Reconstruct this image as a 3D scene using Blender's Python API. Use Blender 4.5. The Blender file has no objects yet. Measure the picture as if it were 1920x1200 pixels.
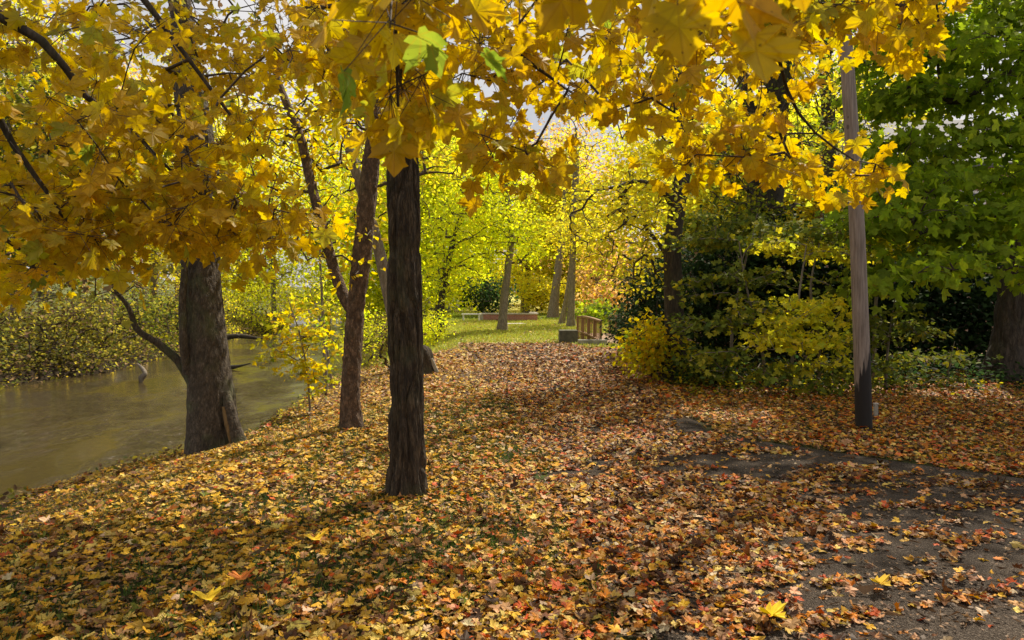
import bpy, math, random
import numpy as np
random.seed(7)
R = np.random.default_rng(11)
F = 1280.0; HY = 555.0; CAMZ = 1.6
sc = bpy.context.scene
COL = sc.collection
def W(px, py, Y):
    return np.array([(px-960)/F*Y, Y, CAMZ-(py-HY)/F*Y])

# ------------------------------------------------------------------ noise
def _h(i, j, k):
    n = (i*73856093) ^ (j*19349663) ^ (k*83492791)
    n = (n ^ (n >> 13)) * 1274126177 & 0x7fffffff
    return ((n ^ (n >> 16)) & 0xffff)/65535.0
def vn(x, y, z=0.0):
    x = np.asarray(x, float); y = np.asarray(y, float); z = np.asarray(z, float)+np.zeros_like(x)
    xi = np.floor(x).astype(np.int64); yi = np.floor(y).astype(np.int64); zi = np.floor(z).astype(np.int64)
    fx, fy, fz = x-xi, y-yi, z-zi
    fx = fx*fx*(3-2*fx); fy = fy*fy*(3-2*fy); fz = fz*fz*(3-2*fz)
    r = 0
    for a in (0, 1):
        for b in (0, 1):
            for c in (0, 1):
                w = (fx if a else 1-fx)*(fy if b else 1-fy)*(fz if c else 1-fz)
                r = r+w*_h(xi+a, yi+b, zi+c)
    return r
def fbm(x, y, z=0.0, o=3):
    s = 0; a = .5; t = 0
    for i in range(o):
        s = s+a*vn(np.asarray(x)*2**i+i*17.3, np.asarray(y)*2**i+i*9.1, np.asarray(z)*2**i+i*5.7); t += a; a *= .5
    return s/t
def sst(a, b, x):
    t = np.clip((x-a)/(b-a), 0, 1); return t*t*(3-2*t)

# ------------------------------------------------------------------ mesh helpers
def nmesh(name, V, faces, col=None, lf=None, smooth=False):
    """faces: (m,k) int array, k 3 or 4"""
    me = bpy.data.meshes.new(name)
    V = np.asarray(V, np.float32); faces = np.asarray(faces, np.int32)
    m, k = faces.shape
    me.vertices.add(len(V)); me.vertices.foreach_set('co', V.ravel())
    me.loops.add(m*k); me.loops.foreach_set('vertex_index', faces.ravel())
    me.polygons.add(m); me.polygons.foreach_set('loop_start', np.arange(0, m*k, k, dtype=np.int32))
    me.polygons.foreach_set('loop_total', np.full(m, k, np.int32))
    me.polygons.foreach_set('use_smooth', np.full(m, smooth, bool))
    if col is not None:
        a = me.color_attributes.new('Col', 'FLOAT_COLOR', 'POINT')
        c4 = np.ones((len(V), 4), np.float32); c4[:, :3] = col
        a.data.foreach_set('color', c4.ravel())
    if lf is not None:
        a = me.attributes.new('lf', 'FLOAT_VECTOR', 'POINT'); a.data.foreach_set('vector', np.asarray(lf, np.float32).ravel())
    me.update(calc_edges=True)
    return me
def link(name, me, mat, parent=None, loc=None):
    o = bpy.data.objects.new(name, me); COL.objects.link(o)
    if mat is not None: me.materials.append(mat)
    if parent is not None: o.parent = parent
    if loc is not None: o.location = loc
    return o
def tag(o, label=None, cat=None, group=None, kind=None):
    if label: o['label'] = label
    if cat: o['category'] = cat
    if group: o['group'] = group
    if kind: o['kind'] = kind
    return o
def empty(name, loc, label, cat, group=None):
    o = bpy.data.objects.new(name, None); COL.objects.link(o); o.location = loc; o.empty_display_size = .2
    return tag(o, label, cat, group)

class MB:
    def __init__(s): s.v = []; s.f = []; s.n = 0
    def add(s, V, Fq):
        s.v.append(np.asarray(V, float)); s.f.append(np.asarray(Fq, int)+s.n); s.n += len(V)
    def box(s, c, d, rz=0, tz=None):
        x, y, z = np.array(d)/2.
        V = np.array([[sx*x, sy*y, sz*z] for sx in (-1, 1) for sy in (-1, 1) for sz in (-1, 1)])
        ca, sa = math.cos(rz), math.sin(rz)
        V = np.c_[V[:, 0]*ca-V[:, 1]*sa, V[:, 0]*sa+V[:, 1]*ca, V[:, 2]]+np.array(c)
        s.add(V, [[0, 1, 3, 2], [4, 6, 7, 5], [0, 4, 5, 1], [2, 3, 7, 6], [0, 2, 6, 4], [1, 5, 7, 3]])
    def hexa(s, V):
        s.add(V, [[0, 1, 3, 2], [4, 6, 7, 5], [0, 4, 5, 1], [2, 3, 7, 6], [0, 2, 6, 4], [1, 5, 7, 3]])
    def build(s, name, mat, parent=None, off=(0, 0, 0), bevel=0, smooth=False):
        me = nmesh(name, np.concatenate(s.v)-np.array(off), np.concatenate(s.f), smooth=smooth)
        o = link(name, me, mat, parent)
        if bevel:
            b = o.modifiers.new('b', 'BEVEL'); b.width = bevel; b.segments = 2; b.limit_method = 'ANGLE'
        return o

def tubes(P0, P1, R0, R1, k=5):
    D = P1-P0; L = np.linalg.norm(D, axis=1, keepdims=True)+1e-9; D = D/L
    up = np.where(np.abs(D[:, 2:3]) < .9, [[0, 0, 1.]], [[1., 0, 0]])
    A = np.cross(D, up); A /= np.linalg.norm(A, axis=1, keepdims=True); B = np.cross(D, A)
    an = np.arange(k)/k*2*math.pi
    ring = A[:, None]*np.cos(an)[None, :, None]+B[:, None]*np.sin(an)[None, :, None]
    V = np.concatenate([P0[:, None]+ring*R0[:, None, None], (P1+D*np.minimum(R1, .02)[:, None]*.6)[:, None]+ring*R1[:, None, None]], axis=1)
    i = np.arange(k); j = (i+1) % k
    q = np.c_[i, j, j+k, i+k]
    n = len(P0)
    Fq = (q[None]+(np.arange(n)*2*k)[:, None, None]).reshape(-1, 4)
    return V.reshape(-1, 3), Fq
def spline(P, n):
    P = np.asarray(P, float); m = len(P)
    d = np.r_[0, np.cumsum(np.linalg.norm(np.diff(P[:, :3], axis=0), axis=1))]
    t = np.linspace(0, d[-1], n)
    Q = np.vstack([2*P[0]-P[1], P, 2*P[-1]-P[-2]])
    i = np.clip(np.searchsorted(d, t, 'right')-1, 0, m-2)
    u = ((t-d[i])/(d[i+1]-d[i]))[:, None]
    p0, p1, p2, p3 = Q[i], Q[i+1], Q[i+2], Q[i+3]
    return .5*((2*p1)+(-p0+p2)*u+(2*p0-5*p1+4*p2-p3)*u*u+(-p0+3*p1-3*p2+p3)*u**3)
def trunk_mesh(P, sides, rings, style, flare=0.35, flare_h=.35, seed=0, sink=.12, cap=True):
    """P rows x,y,z,r from the ground up"""
    Q = spline(P, rings); C = Q[:, :3].copy(); r = np.maximum(Q[:, 3], .004)
    arc = np.r_[0, np.cumsum(np.linalg.norm(np.diff(C, axis=0), axis=1))]
    T = np.gradient(C, axis=0); T /= np.linalg.norm(T, axis=1, keepdims=True)
    th = np.arange(sides)/sides*2*math.pi
    A = np.array([1., 0, 0])-T*T[:, :1]; A /= np.linalg.norm(A, axis=1, keepdims=True); B = np.cross(T, A)
    TH, AR = np.meshgrid(th, arc); RR = r[:, None]+0*TH
    s = seed*13.7
    fl = np.exp(-AR/flare_h)
    lobes = .5+.5*np.cos(TH*5+seed)*.6+.5*(vn(np.cos(TH)*2+s, np.sin(TH)*2+s)-.5)
    RR = RR*(1+flare*fl*(.5+lobes*.7))
    r0 = float(np.median(r))
    n1 = 2*math.pi*r0
    cx, sx = np.cos(TH)*r0, np.sin(TH)*r0
    if style == 'furrow':
        wx = (vn(cx*9+s, sx*9, AR*1.8)-.5)*.10; wy = (vn(cx*9, sx*9+s, AR*1.8+7)-.5)*.10
        a = 1-np.abs(2*vn((cx+wx)*26+s, (sx+wy)*26, AR*2.6+s)-1)
        b = 1-np.abs(2*vn((cx+wy)*48, (sx+wx)*48+s, AR*6)-1)
        c = fbm(cx*90, sx*90, AR*22)
        g = np.clip(np.abs(2*vn((cx+wx)*24+s, (sx+wy)*24, AR*2.4+s)-1)*2.4, 0, 1)
        disp = .030*(g-.75)+.012*(b-.6)+.010*(c-.5)
    elif style == 'scaly':
        a = vn(cx*34+s, sx*34, AR*11); b = vn(cx*70, sx*70+s, AR*26); c = vn(cx*7+s, sx*7, AR*1.6)
        a = np.abs(2*a-1)**.6
        disp = .016*(a-.5)+.010*(b-.5)+.05*(c-.5)*min(1, r0/.3)
    elif style == 'flaky':
        a = vn(cx*22+s, sx*22, AR*14); b = vn(cx*60, sx*60+s, AR*40); c = vn(cx*6+s, sx*6, AR*2)
        disp = .022*(np.round(a*4)/4-.5)+.014*(b-.5)+.03*(c-.5)
    else:
        disp = .004*(vn(cx*30+s, sx*30, AR*4)-.5)+.012*(vn(cx*5+s, sx*5, AR*1.2)-.5)
    RR = RR+disp*np.clip(RR/.12, .15, 1.2)
    C[0, 2] -= sink
    V = C[:, None]+A[:, None]*(np.cos(TH)*RR)[..., None]+B[:, None]*(np.sin(TH)*RR)[..., None]
    i, j = np.meshgrid(np.arange(rings-1), np.arange(sides), indexing='ij')
    jn = (j+1) % sides
    Fq = np.stack([i*sides+j, i*sides+jn, (i+1)*sides+jn, (i+1)*sides+j], -1).reshape(-1, 4)
    V = V.reshape(-1, 3)
    if cap:
        V = np.vstack([V, C[-1]]); top = (rings-1)*sides+np.arange(sides)
        Fq = np.vstack([Fq, np.c_[top, np.roll(top, -1), np.full(sides, len(V)-1), np.full(sides, len(V)-1)][:0]])
    return V, Fq

# ------------------------------------------------------------------ leaves
_half = [(.05, -.03), (.20, -.11), (.40, -.07), (.34, .05), (.44, .10), (.63, .24), (.60, .34), (.70, .50), (.52, .47), (.40, .52), (.25, .43), (.27, .60), (.36, .70), (.21, .74), (.12, .88)]
_o = [(0, 0)]+_half+[(0, 1.02)]+[(-x, y) for x, y in _half[::-1]]
LT = {}
def _tmpl(outline, c=(0, .32)):
    k = len(outline); v = np.array([c]+list(outline), float)
    t = np.array([[0, i+1, (i+1) % k+1] for i in range(k)])
    return v, t
LT[1] = _tmpl(_o)
_h2 = [(.36, -.08), (.36, .08), (.68, .46), (.25, .44), (.26, .72)]
LT[2] = _tmpl([(0, 0)]+_h2+[(0, 1.0)]+[(-x, y) for x, y in _h2[::-1]])
LT[3] = (np.array([(0, 0), (.45, .35), (0, 1.), (-.45, .35)], float), np.array([[0, 1, 2], [0, 2, 3]]))
_h5 = [(.22, .12), (.32, .38), (.22, .7)]
LT[5] = _tmpl([(0, 0)]+_h5+[(0, 1.0)]+[(-x, y) for x, y in _h5[::-1]], (0, .45))   # plain oval leaf
def unit(v): return v/(np.linalg.norm(v, axis=-1, keepdims=True)+1e-9)
def leaf_geo(P, T, N, S, lod, col, curl=0.15, fold=0.1, asp=1.0):
    tv, tt = LT[lod]; n = len(P); k = len(tv)
    T = unit(T); N = unit(N-T*np.sum(N*T, 1, keepdims=True)); B = np.cross(T, N)
    curl = np.broadcast_to(curl, (n,)); fold = np.broadcast_to(fold, (n,)); asp = np.broadcast_to(asp, (n,))
    x = tv[None, :, 0]*asp[:, None]; y = tv[None, :, 1]+0*x
    z = curl[:, None]*(x*x*1.2+(y-.4)**2)+fold[:, None]*np.abs(x)
    tw = R.normal(size=(n, 1))*.35
    z = z+tw*x*(y-.2)
    if lod == 1: z = z+.05*np.sin(x*9+y*7+P[:, :1]*50)-.18*R.random((n, 1))*np.maximum(0, y-.5)**2*4*R.random((n, 1))
    V = P[:, None]+S[:, None, None]*(x[..., None]*B[:, None]+y[..., None]*T[:, None]+z[..., None]*N[:, None])
    Fq = (tt[None]+(np.arange(n)*k)[:, None, None]).reshape(-1, 3)
    C = np.repeat(col, k, axis=0)
    lf = np.stack([x, y, np.repeat(R.random((n, 1)), k, 1)], -1).reshape(-1, 3)
    return V.reshape(-1, 3), Fq, C, lf
class Leaves:
    def __init__(s): s.a = []; s.n = 0
    def add(s, g):
        V, Fq, C, lf = g; s.a.append((V, Fq+s.n, C, lf)); s.n += len(V)
    def build(s, name, mat, parent=None, off=(0, 0, 0)):
        V, Fq, C, lf = [np.concatenate([a[i] for a in s.a]) for i in range(4)]
        return link(name, nmesh(name, V-np.array(off), Fq, C, lf), mat, parent)
PAL = {
 'gold':   [((.19, .26, .03), .8), ((.40, .38, .03), 1.6), ((.50, .345, .016), 7), ((.56, .42, .018), 5), ((.42, .275, .014), 3), ((.46, .22, .016), .3)],
 'goldgreen': [((.18, .27, .03), 1.3), ((.46, .44, .03), 4), ((.58, .42, .02), 5), ((.64, .48, .03), 3)],
 'lime':   [((.34, .44, .04), 2), ((.56, .62, .04), 5), ((.68, .66, .04), 5), ((.72, .60, .04), 3)],
 'yellow': [((.32, .36, .04), 1.2), ((.52, .53, .05), 3), ((.64, .56, .045), 5), ((.68, .50, .04), 3)],
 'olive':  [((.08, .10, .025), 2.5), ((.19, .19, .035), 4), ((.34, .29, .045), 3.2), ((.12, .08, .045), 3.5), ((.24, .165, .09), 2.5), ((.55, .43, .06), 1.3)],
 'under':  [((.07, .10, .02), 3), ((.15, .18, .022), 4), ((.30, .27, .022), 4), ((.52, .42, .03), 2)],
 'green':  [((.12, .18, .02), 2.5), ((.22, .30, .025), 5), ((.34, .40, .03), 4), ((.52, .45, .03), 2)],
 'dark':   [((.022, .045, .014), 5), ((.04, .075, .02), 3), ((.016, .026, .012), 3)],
 'copper': [((.55, .33, .10), 4), ((.60, .40, .17), 4), ((.66, .42, .06), 3), ((.42, .26, .12), 2)],
}
def pick(pal, n, coh=None):
    p = PAL[pal]; w = np.array([q[1] for q in p], float); w /= w.sum()
    u = R.random(n) if coh is None else np.clip(coh*.55+R.random(n)*.45, 0, .9999)
    i = np.searchsorted(np.cumsum(w), u); i = np.clip(i, 0, len(p)-1)
    c = np.array([q[0] for q in p])[i]
    return np.clip(c*(1+(R.random((n, 1))-.5)*.35)*(1+(R.random((n, 3))-.5)*.12), 0, .9)

# ------------------------------------------------------------------ materials
def newmat(name):
    m = bpy.data.materials.new(name); m.use_nodes = True; nt = m.node_tree
    for n in list(nt.nodes): nt.nodes.remove(n)
    out = nt.nodes.new('ShaderNodeOutputMaterial')
    return m, nt, out
def nd(nt, typ, **kw):
    n = nt.nodes.new(typ)
    for k, v in kw.items():
        if k.startswith('_'): setattr(n, k[1:], v)
        else: n.inputs[k.replace('~', ' ')].default_value = v
    return n
def ramp(nt, fac, stops):
    r = nt.nodes.new('ShaderNodeValToRGB'); e = r.color_ramp.elements
    while len(e) > 1: e.remove(e[-1])
    e[0].position = stops[0][0]; e[0].color = (*stops[0][1], 1)
    for p, c in stops[1:]:
        q = e.new(p); q.color = (*c, 1)
    nt.links.new(fac, r.inputs[0]); return r
def math_(nt, op, a, b=None, c=None):
    n = nt.nodes.new('ShaderNodeMath'); n.operation = op
    for i, v in enumerate((a, b, c)):
        if v is None: continue
        if isinstance(v, (int, float)): n.inputs[i].default_value = v
        else: nt.links.new(v, n.inputs[i])
    return n.outputs[0]
def mixc(nt, fac, a, b, mode='MIX'):
    n = nt.nodes.new('ShaderNodeMix'); n.data_type = 'RGBA'; n.blend_type = mode
    for s, v in ((0, fac), (6, a), (7, b)):
        if isinstance(v, (int, float)): n.inputs[s].default_value = v
        elif isinstance(v, tuple): n.inputs[s].default_value = (*v, 1)
        else: nt.links.new(v, n.inputs[s])
    return n.outputs[2]
def leaf_mat(name, tr=.5, veins=False, rough=.5, spec=.3, sat=1.0, tv=1.35):
    m, nt, out = newmat(name); L = nt.links
    at = nd(nt, 'ShaderNodeAttribute', _attribute_name='Col'); c = at.outputs['Color']
    no = nd(nt, 'ShaderNodeTexNoise', Scale=22., Detail=3.)
    geo = nd(nt, 'ShaderNodeNewGeometry'); L.new(geo.outputs['Position'], no.inputs['Vector'])
    v = nd(nt, 'ShaderNodeMapRange'); L.new(no.outputs[0], v.inputs[0])
    v.inputs[1].default_value = .3; v.inputs[2].default_value = .7; v.inputs[3].default_value = .78; v.inputs[4].default_value = 1.16
    c = mixc(nt, 1., c, v.outputs[0], 'MULTIPLY')
    if veins:
        lf = nd(nt, 'ShaderNodeAttribute', _attribute_name='lf'); sp = nd(nt, 'ShaderNodeSeparateXYZ'); L.new(lf.outputs['Vector'], sp.inputs[0])
        x, y, rn = sp.outputs
        an = math_(nt, 'ARCTAN2', x, y)
        pp = math_(nt, 'PINGPONG', an, .34)
        rad = math_(nt, 'SQRT', math_(nt, 'ADD', math_(nt, 'MULTIPLY', x, x), math_(nt, 'MULTIPLY', y, y)))
        dv = math_(nt, 'MULTIPLY', pp, rad)
        mr = nd(nt, 'ShaderNodeMapRange'); L.new(dv, mr.inputs[0]); mr.inputs[1].default_value = .004; mr.inputs[2].default_value = .03
        mr.inputs[3].default_value = .45; mr.inputs[4].default_value = 0.
        c = mixc(nt, mr.outputs[0], c, (.30, .15, .015))
        # greener along the veins on part of the leaves
        gz_ = nd(nt, 'ShaderNodeMapRange'); L.new(rad, gz_.inputs[0]); gz_.inputs[1].default_value = .15; gz_.inputs[2].default_value = .75
        gz_.inputs[3].default_value = .4; gz_.inputs[4].default_value = 0.
        gg = math_(nt, 'MULTIPLY', gz_.outputs[0], math_(nt, 'GREATER_THAN', rn, .7))
        c = mixc(nt, gg, c, (.30, .34, .04))
        vo = nd(nt, 'ShaderNodeTexVoronoi', Scale=45.); L.new(geo.outputs['Position'], vo.inputs['Vector'])
        sp2 = math_(nt, 'LESS_THAN', vo.outputs['Distance'], .11)
        c = mixc(nt, math_(nt, 'MULTIPLY', sp2, .75), c, (.07, .03, .01))
    pb = nd(nt, 'ShaderNodeBsdfPrincipled', Roughness=rough); pb.inputs['Specular IOR Level'].default_value = spec
    L.new(c, pb.inputs['Base Color'])
    t = nd(nt, 'ShaderNodeBsdfTranslucent')
    hs = nd(nt, 'ShaderNodeHueSaturation', Saturation=1.05*sat, Value=1.35); L.new(c, hs.inputs['Color']); hs.inputs['Value'].default_value = tv; L.new(hs.outputs[0], t.inputs[0])
    mx = nd(nt, 'ShaderNodeMixShader'); mx.inputs[0].default_value = tr
    L.new(pb.outputs[0], mx.inputs[1]); L.new(t.outputs[0], mx.inputs[2]); L.new(mx.outputs[0], out.inputs[0])
    return m
def bark_mat(name, c0, c1, c2, zs=.25, sc_=18., bump=.6, moss=0., bd=.02):
    m, nt, out = newmat(name); L = nt.links
    tc = nd(nt, 'ShaderNodeTexCoord'); mp = nd(nt, 'ShaderNodeMapping'); mp.inputs['Scale'].default_value = (1, 1, zs)
    L.new(tc.outputs['Object'], mp.inputs[0])
    n1 = nd(nt, 'ShaderNodeTexNoise', Scale=sc_, Detail=8., Roughness=.65); L.new(mp.outputs[0], n1.inputs['Vector'])
    n2 = nd(nt, 'ShaderNodeTexNoise', Scale=3., Detail=4.); L.new(tc.outputs['Object'], n2.inputs['Vector'])
    vo = nd(nt, 'ShaderNodeTexVoronoi', Scale=sc_*1.6, _feature='DISTANCE_TO_EDGE'); L.new(mp.outputs[0], vo.inputs['Vector'])
    ed = math_(nt, 'MINIMUM', math_(nt, 'MULTIPLY', vo.outputs['Distance'], 4.), 1.)
    h = math_(nt, 'ADD', n1.outputs[0], math_(nt, 'MULTIPLY', ed, .35))
    r = ramp(nt, n1.outputs[0], [(.3, c0), (.5, c1), (.72, c2)])
    c = mixc(nt, math_(nt, 'MULTIPLY', math_(nt, 'SUBTRACT', 1., ed), .5), r.outputs[0], c0)
    f = nd(nt, 'ShaderNodeMapRange'); L.new(n2.outputs[0], f.inputs[0]); f.inputs[1].default_value = .52; f.inputs[2].default_value = .68; f.inputs[4].default_value = moss
    c = mixc(nt, f.outputs[0], c, (.10, .12, .045))
    pb = nd(nt, 'ShaderNodeBsdfPrincipled', Roughness=.9); L.new(c, pb.inputs['Base Color'])
    bp = nd(nt, 'ShaderNodeBump', Strength=bump, Distance=bd); L.new(h, bp.inputs['Height']); L.new(bp.outputs[0], pb.inputs['Normal'])
    L.new(pb.outputs[0], out.inputs[0]); return m
def simple(name, col, rough=.8, noise=.25, scale=8., bump=.2, stretch=(1, 1, 1), metal=0., bd=.01):
    m, nt, out = newmat(name); L = nt.links
    tc = nd(nt, 'ShaderNodeTexCoord'); mp = nd(nt, 'ShaderNodeMapping'); mp.inputs['Scale'].default_value = stretch
    L.new(tc.outputs['Object'], mp.inputs[0])
    n1 = nd(nt, 'ShaderNodeTexNoise', Scale=scale, Detail=6., Roughness=.6); L.new(mp.outputs[0], n1.inputs['Vector'])
    a = tuple(x*(1-noise) for x in col); b = tuple(min(1, x*(1+noise)) for x in col)
    r = ramp(nt, n1.outputs[0], [(.3, a), (.7, b)])
    pb = nd(nt, 'ShaderNodeBsdfPrincipled', Roughness=rough, Metallic=metal); L.new(r.outputs[0], pb.inputs['Base Color'])
    bp = nd(nt, 'ShaderNodeBump', Strength=bump, Distance=bd); L.new(n1.outputs[0], bp.inputs['Height']); L.new(bp.outputs[0], pb.inputs['Normal'])
    L.new(pb.outputs[0], out.inputs[0]); return m
def brick_mat(name, c1, c2, mortar, scale=1., row=.075, bw=.22):
    m, nt, out = newmat(name); L = nt.links
    tc = nd(nt, 'ShaderNodeTexCoord'); sp = nd(nt, 'ShaderNodeSeparateXYZ'); L.new(tc.outputs['Object'], sp.inputs[0])
    cb = nd(nt, 'ShaderNodeCombineXYZ'); L.new(math_(nt, 'ADD', sp.outputs[0], sp.outputs[1]), cb.inputs[0]); L.new(sp.outputs[2], cb.inputs[1])
    b = nd(nt, 'ShaderNodeTexBrick', Scale=scale); b.inputs['Color1'].default_value = (*c1, 1); b.inputs['Color2'].default_value = (*c2, 1)
    b.inputs['Mortar'].default_value = (*mortar, 1); b.inputs['Brick Width'].default_value = bw; b.inputs['Row Height'].default_value = row
    b.inputs['Mortar Size'].default_value = .008; L.new(cb.outputs[0], b.inputs['Vector'])
    n = nd(nt, 'ShaderNodeTexNoise', Scale=1.3, Detail=5.); L.new(tc.outputs['Object'], n.inputs['Vector'])
    f = nd(nt, 'ShaderNodeMapRange'); L.new(n.outputs[0], f.inputs[0]); f.inputs[3].default_value = .7; f.inputs[4].default_value = 1.25
    c = mixc(nt, 1., b.outputs[0], f.outputs[0], 'MULTIPLY')
    pb = nd(nt, 'ShaderNodeBsdfPrincipled', Roughness=.85); L.new(c, pb.inputs['Base Color'])
    bp = nd(nt, 'ShaderNodeBump', Strength=.4, Distance=.01); L.new(b.outputs['Fac'], bp.inputs['Height']); bp.invert = True
    L.new(bp.outputs[0], pb.inputs['Normal']); L.new(pb.outputs[0], out.inputs[0]); return m

M = {
 'leafnear': leaf_mat('maple_leaf_near', .58, True, .5, .3, tv=1.6),
 'leaf': leaf_mat('tree_leaf', .64, rough=.6, spec=.12, tv=1.55),
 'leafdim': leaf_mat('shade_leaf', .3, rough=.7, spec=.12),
 'fallen': leaf_mat('fallen_leaf', .12, False, .6, .25),
 'grass': leaf_mat('grass_blade', .35),
 'furrow': bark_mat('furrowed_bark', (.014, .009, .005), (.050, .034, .020), (.18, .13, .08), .22, 34., .9, .25),
 'willow': bark_mat('old_grey_bark', (.020, .015, .009), (.075, .055, .036), (.18, .14, .10), .35, 30., .8, .5),
 'birch': bark_mat('flaking_reddish_bark', (.035, .020, .012), (.11, .065, .036), (.28, .175, .105), .5, 24., .8, .1),
 'greybark': bark_mat('grey_bark', (.09, .07, .05), (.22, .18, .14), (.38, .32, .26), .3, 20., .5, .2),
 'darkbark': bark_mat('dark_bark', (.018, .013, .010), (.050, .037, .026), (.11, .08, .06), .2, 22., .6, .15),
 'twig': simple('twig_bark', (.06, .042, .03), .85, .3, 20, .2),
 'greytwig': simple('grey_twig_bark', (.17, .14, .11), .85, .3, 20, .2),
 'wood': simple('exposed_heartwood', (.17, .105, .04), .8, .5, 22, .7, (1, 1, .12), bd=.02),
 'stone': simple('cut_stone', (.42, .38, .33), .85, .2, 14, .3),
 'concrete': simple('weathered_concrete', (.30, .28, .23), .9, .3, 7, .3),
 'fencewood': simple('stained_bridge_wood', (.27, .15, .065), .7, .35, 9, .3, (1, 1, .2)),
 'brick': brick_mat('red_brick', (.33, .10, .075), (.42, .15, .11), (.40, .34, .30)),
 'brickhouse': brick_mat('house_brick', (.34, .16, .10), (.44, .24, .17), (.42, .37, .32)),
 'roof': simple('roof_shingle', (.10, .10, .105), .8, .3, 12, .4),
 'white': simple('white_trim', (.7, .68, .64), .6, .08, 6, .1),
}
mg, nt, out = newmat('window_glass'); pb = nd(nt, 'ShaderNodeBsdfPrincipled', Roughness=.05); pb.inputs['Base Color'].default_value = (.02, .025, .03, 1); nt.links.new(pb.outputs[0], out.inputs[0]); M['glass'] = mg

# ------------------------------------------------------------------ terrain
WZ = -1.2
def xb(y): return np.interp(y, [-20, 3, 7.1, 8.0, 9.2, 11, 13, 17.6, 20.8, 30, 45, 60, 110, 200], [-7, -6.0, -5.3, -5.05, -4.5, -4.0, -4.1, -4.5, -4.3, -4.6, -6.5, -10, -26, -60])+.18*(vn(np.asarray(y)*.9, 0*np.asarray(y)+3.3)-.5)
def xf(y): return np.interp(y, [-20, 5, 21, 25, 42, 60, 110, 200], [-17, -17, -15.9, -14.6, -17.6, -20, -36, -70])+1.2*(vn(np.asarray(y)*.35, 0*np.asarray(y)+8.3)-.5)
def gz(x, y):
    x = np.asarray(x, float); y = np.asarray(y, float)
    d = x-xb(y)
    z = -.55*(1-sst(0, 3.0, d))
    z = z-1.9*sst(0, -1.3, d)*1.0
    e = xf(y)-x
    z = z+sst(-1.4, .35, e)*1.55+sst(.2, 5, e)*1.0+sst(4, 40, e)*4.0
    z = z+.05*(fbm(x*.5, y*.5)-.5)*sst(-1, 1, d)+.35*(fbm(x*.4+9, y*.4)-.5)*sst(0, 2, e)
    z = z+.9*sst(14, 45, x)+sst(60, 160, y)*2.5
    return z
# path outline
PR = np.array([(7.5, 3.6), (6.0, 4.8), (4.5, 6.0), (3.8, 6.6), (2.95, 7.35), (2.35, 8.0), (2.3, 10), (2.35, 14), (2.2, 20), (1.9, 24)])
PLf = np.array([(-.3, -4), (.2, 1.5), (.55, 3.2), (.3, 6), (.1, 8.4), (-.5, 12), (-1.4, 19), (-1.9, 24)])
def path_r(y): return np.interp(y, PR[::1, 1], PR[:, 0])
def path_l(y): return np.interp(y, PLf[:, 1], PLf[:, 0])
def on_path(x, y):
    y = np.asarray(y)
    r = np.where(y < 3.6, 9., path_r(y))+.25*(vn(np.asarray(x)*2, y*2)-.5)
    return (x > path_l(y)+.5*(vn(np.asarray(x)*1.5, y*1.5)-.5)) & (x < r) & (y < 23)

def grid(xs, ys, zf, name, mat, colf=None):
    X, Y = np.meshgrid(xs, ys); Z = zf(X, Y)
    V = np.stack([X, Y, Z], -1).reshape(-1, 3); nx = len(xs); ny = len(ys)
    i, j = np.meshgrid(np.arange(ny-1), np.arange(nx-1), indexing='ij')
    Fq = np.stack([i*nx+j, i*nx+j+1, (i+1)*nx+j+1, (i+1)*nx+j], -1).reshape(-1, 4)
    col = colf(V[:, 0], V[:, 1], V[:, 2]) if colf else None
    return link(name, nmesh(name, V, Fq, col, smooth=True), mat)
def ground_col(x, y, z):
    n = fbm(x*.8, y*.8); n2 = vn(x*5, y*5)
    soil = np.array([.060, .040, .022]); grass = np.array([.055, .075, .020]); sun = np.array([.38, .36, .08]); litter = np.array([.17, .105, .06])  # sun: the far lawn's sunlight is painted in, brighter than real turf
    c = soil[None]*(1-n[:, None])+grass[None]*n[:, None]
    g = (sst(.45, .62, n)*(x < .5)*(y < 12))[:, None]; c = c*(1-g)+grass*g
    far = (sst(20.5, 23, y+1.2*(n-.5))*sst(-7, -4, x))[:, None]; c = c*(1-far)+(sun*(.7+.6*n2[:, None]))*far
    # bare, trodden strip across the sunlit lawn
    st = (np.exp(-((y-24.2-.4*x)/1.1)**2)*(n2*.6+.4)*(x < 2.5))[:, None]*far; c = c*(1-st)+np.array([.36, .30, .22])*st
    st2 = (np.exp(-((y-41)/1.2)**2)*(x > 1.))[:, None]*far; c = c*(1-st2)+np.array([.42, .33, .27])*st2
    mid = (sst(9, 15, y)*(1-sst(20, 22.5, y)))[:, None]; c = c*(1-mid*.8)+litter*mid*.8
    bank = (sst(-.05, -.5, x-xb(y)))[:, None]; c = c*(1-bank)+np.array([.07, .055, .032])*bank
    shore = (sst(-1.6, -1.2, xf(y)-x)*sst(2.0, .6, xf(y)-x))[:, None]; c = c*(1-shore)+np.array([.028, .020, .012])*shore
    fb = (sst(1.2, 2.4, xf(y)-x))[:, None]; c = c*(1-fb)+(np.array([.10, .11, .035])*(.6+.9*n2[:, None]))*fb
    return c
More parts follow.
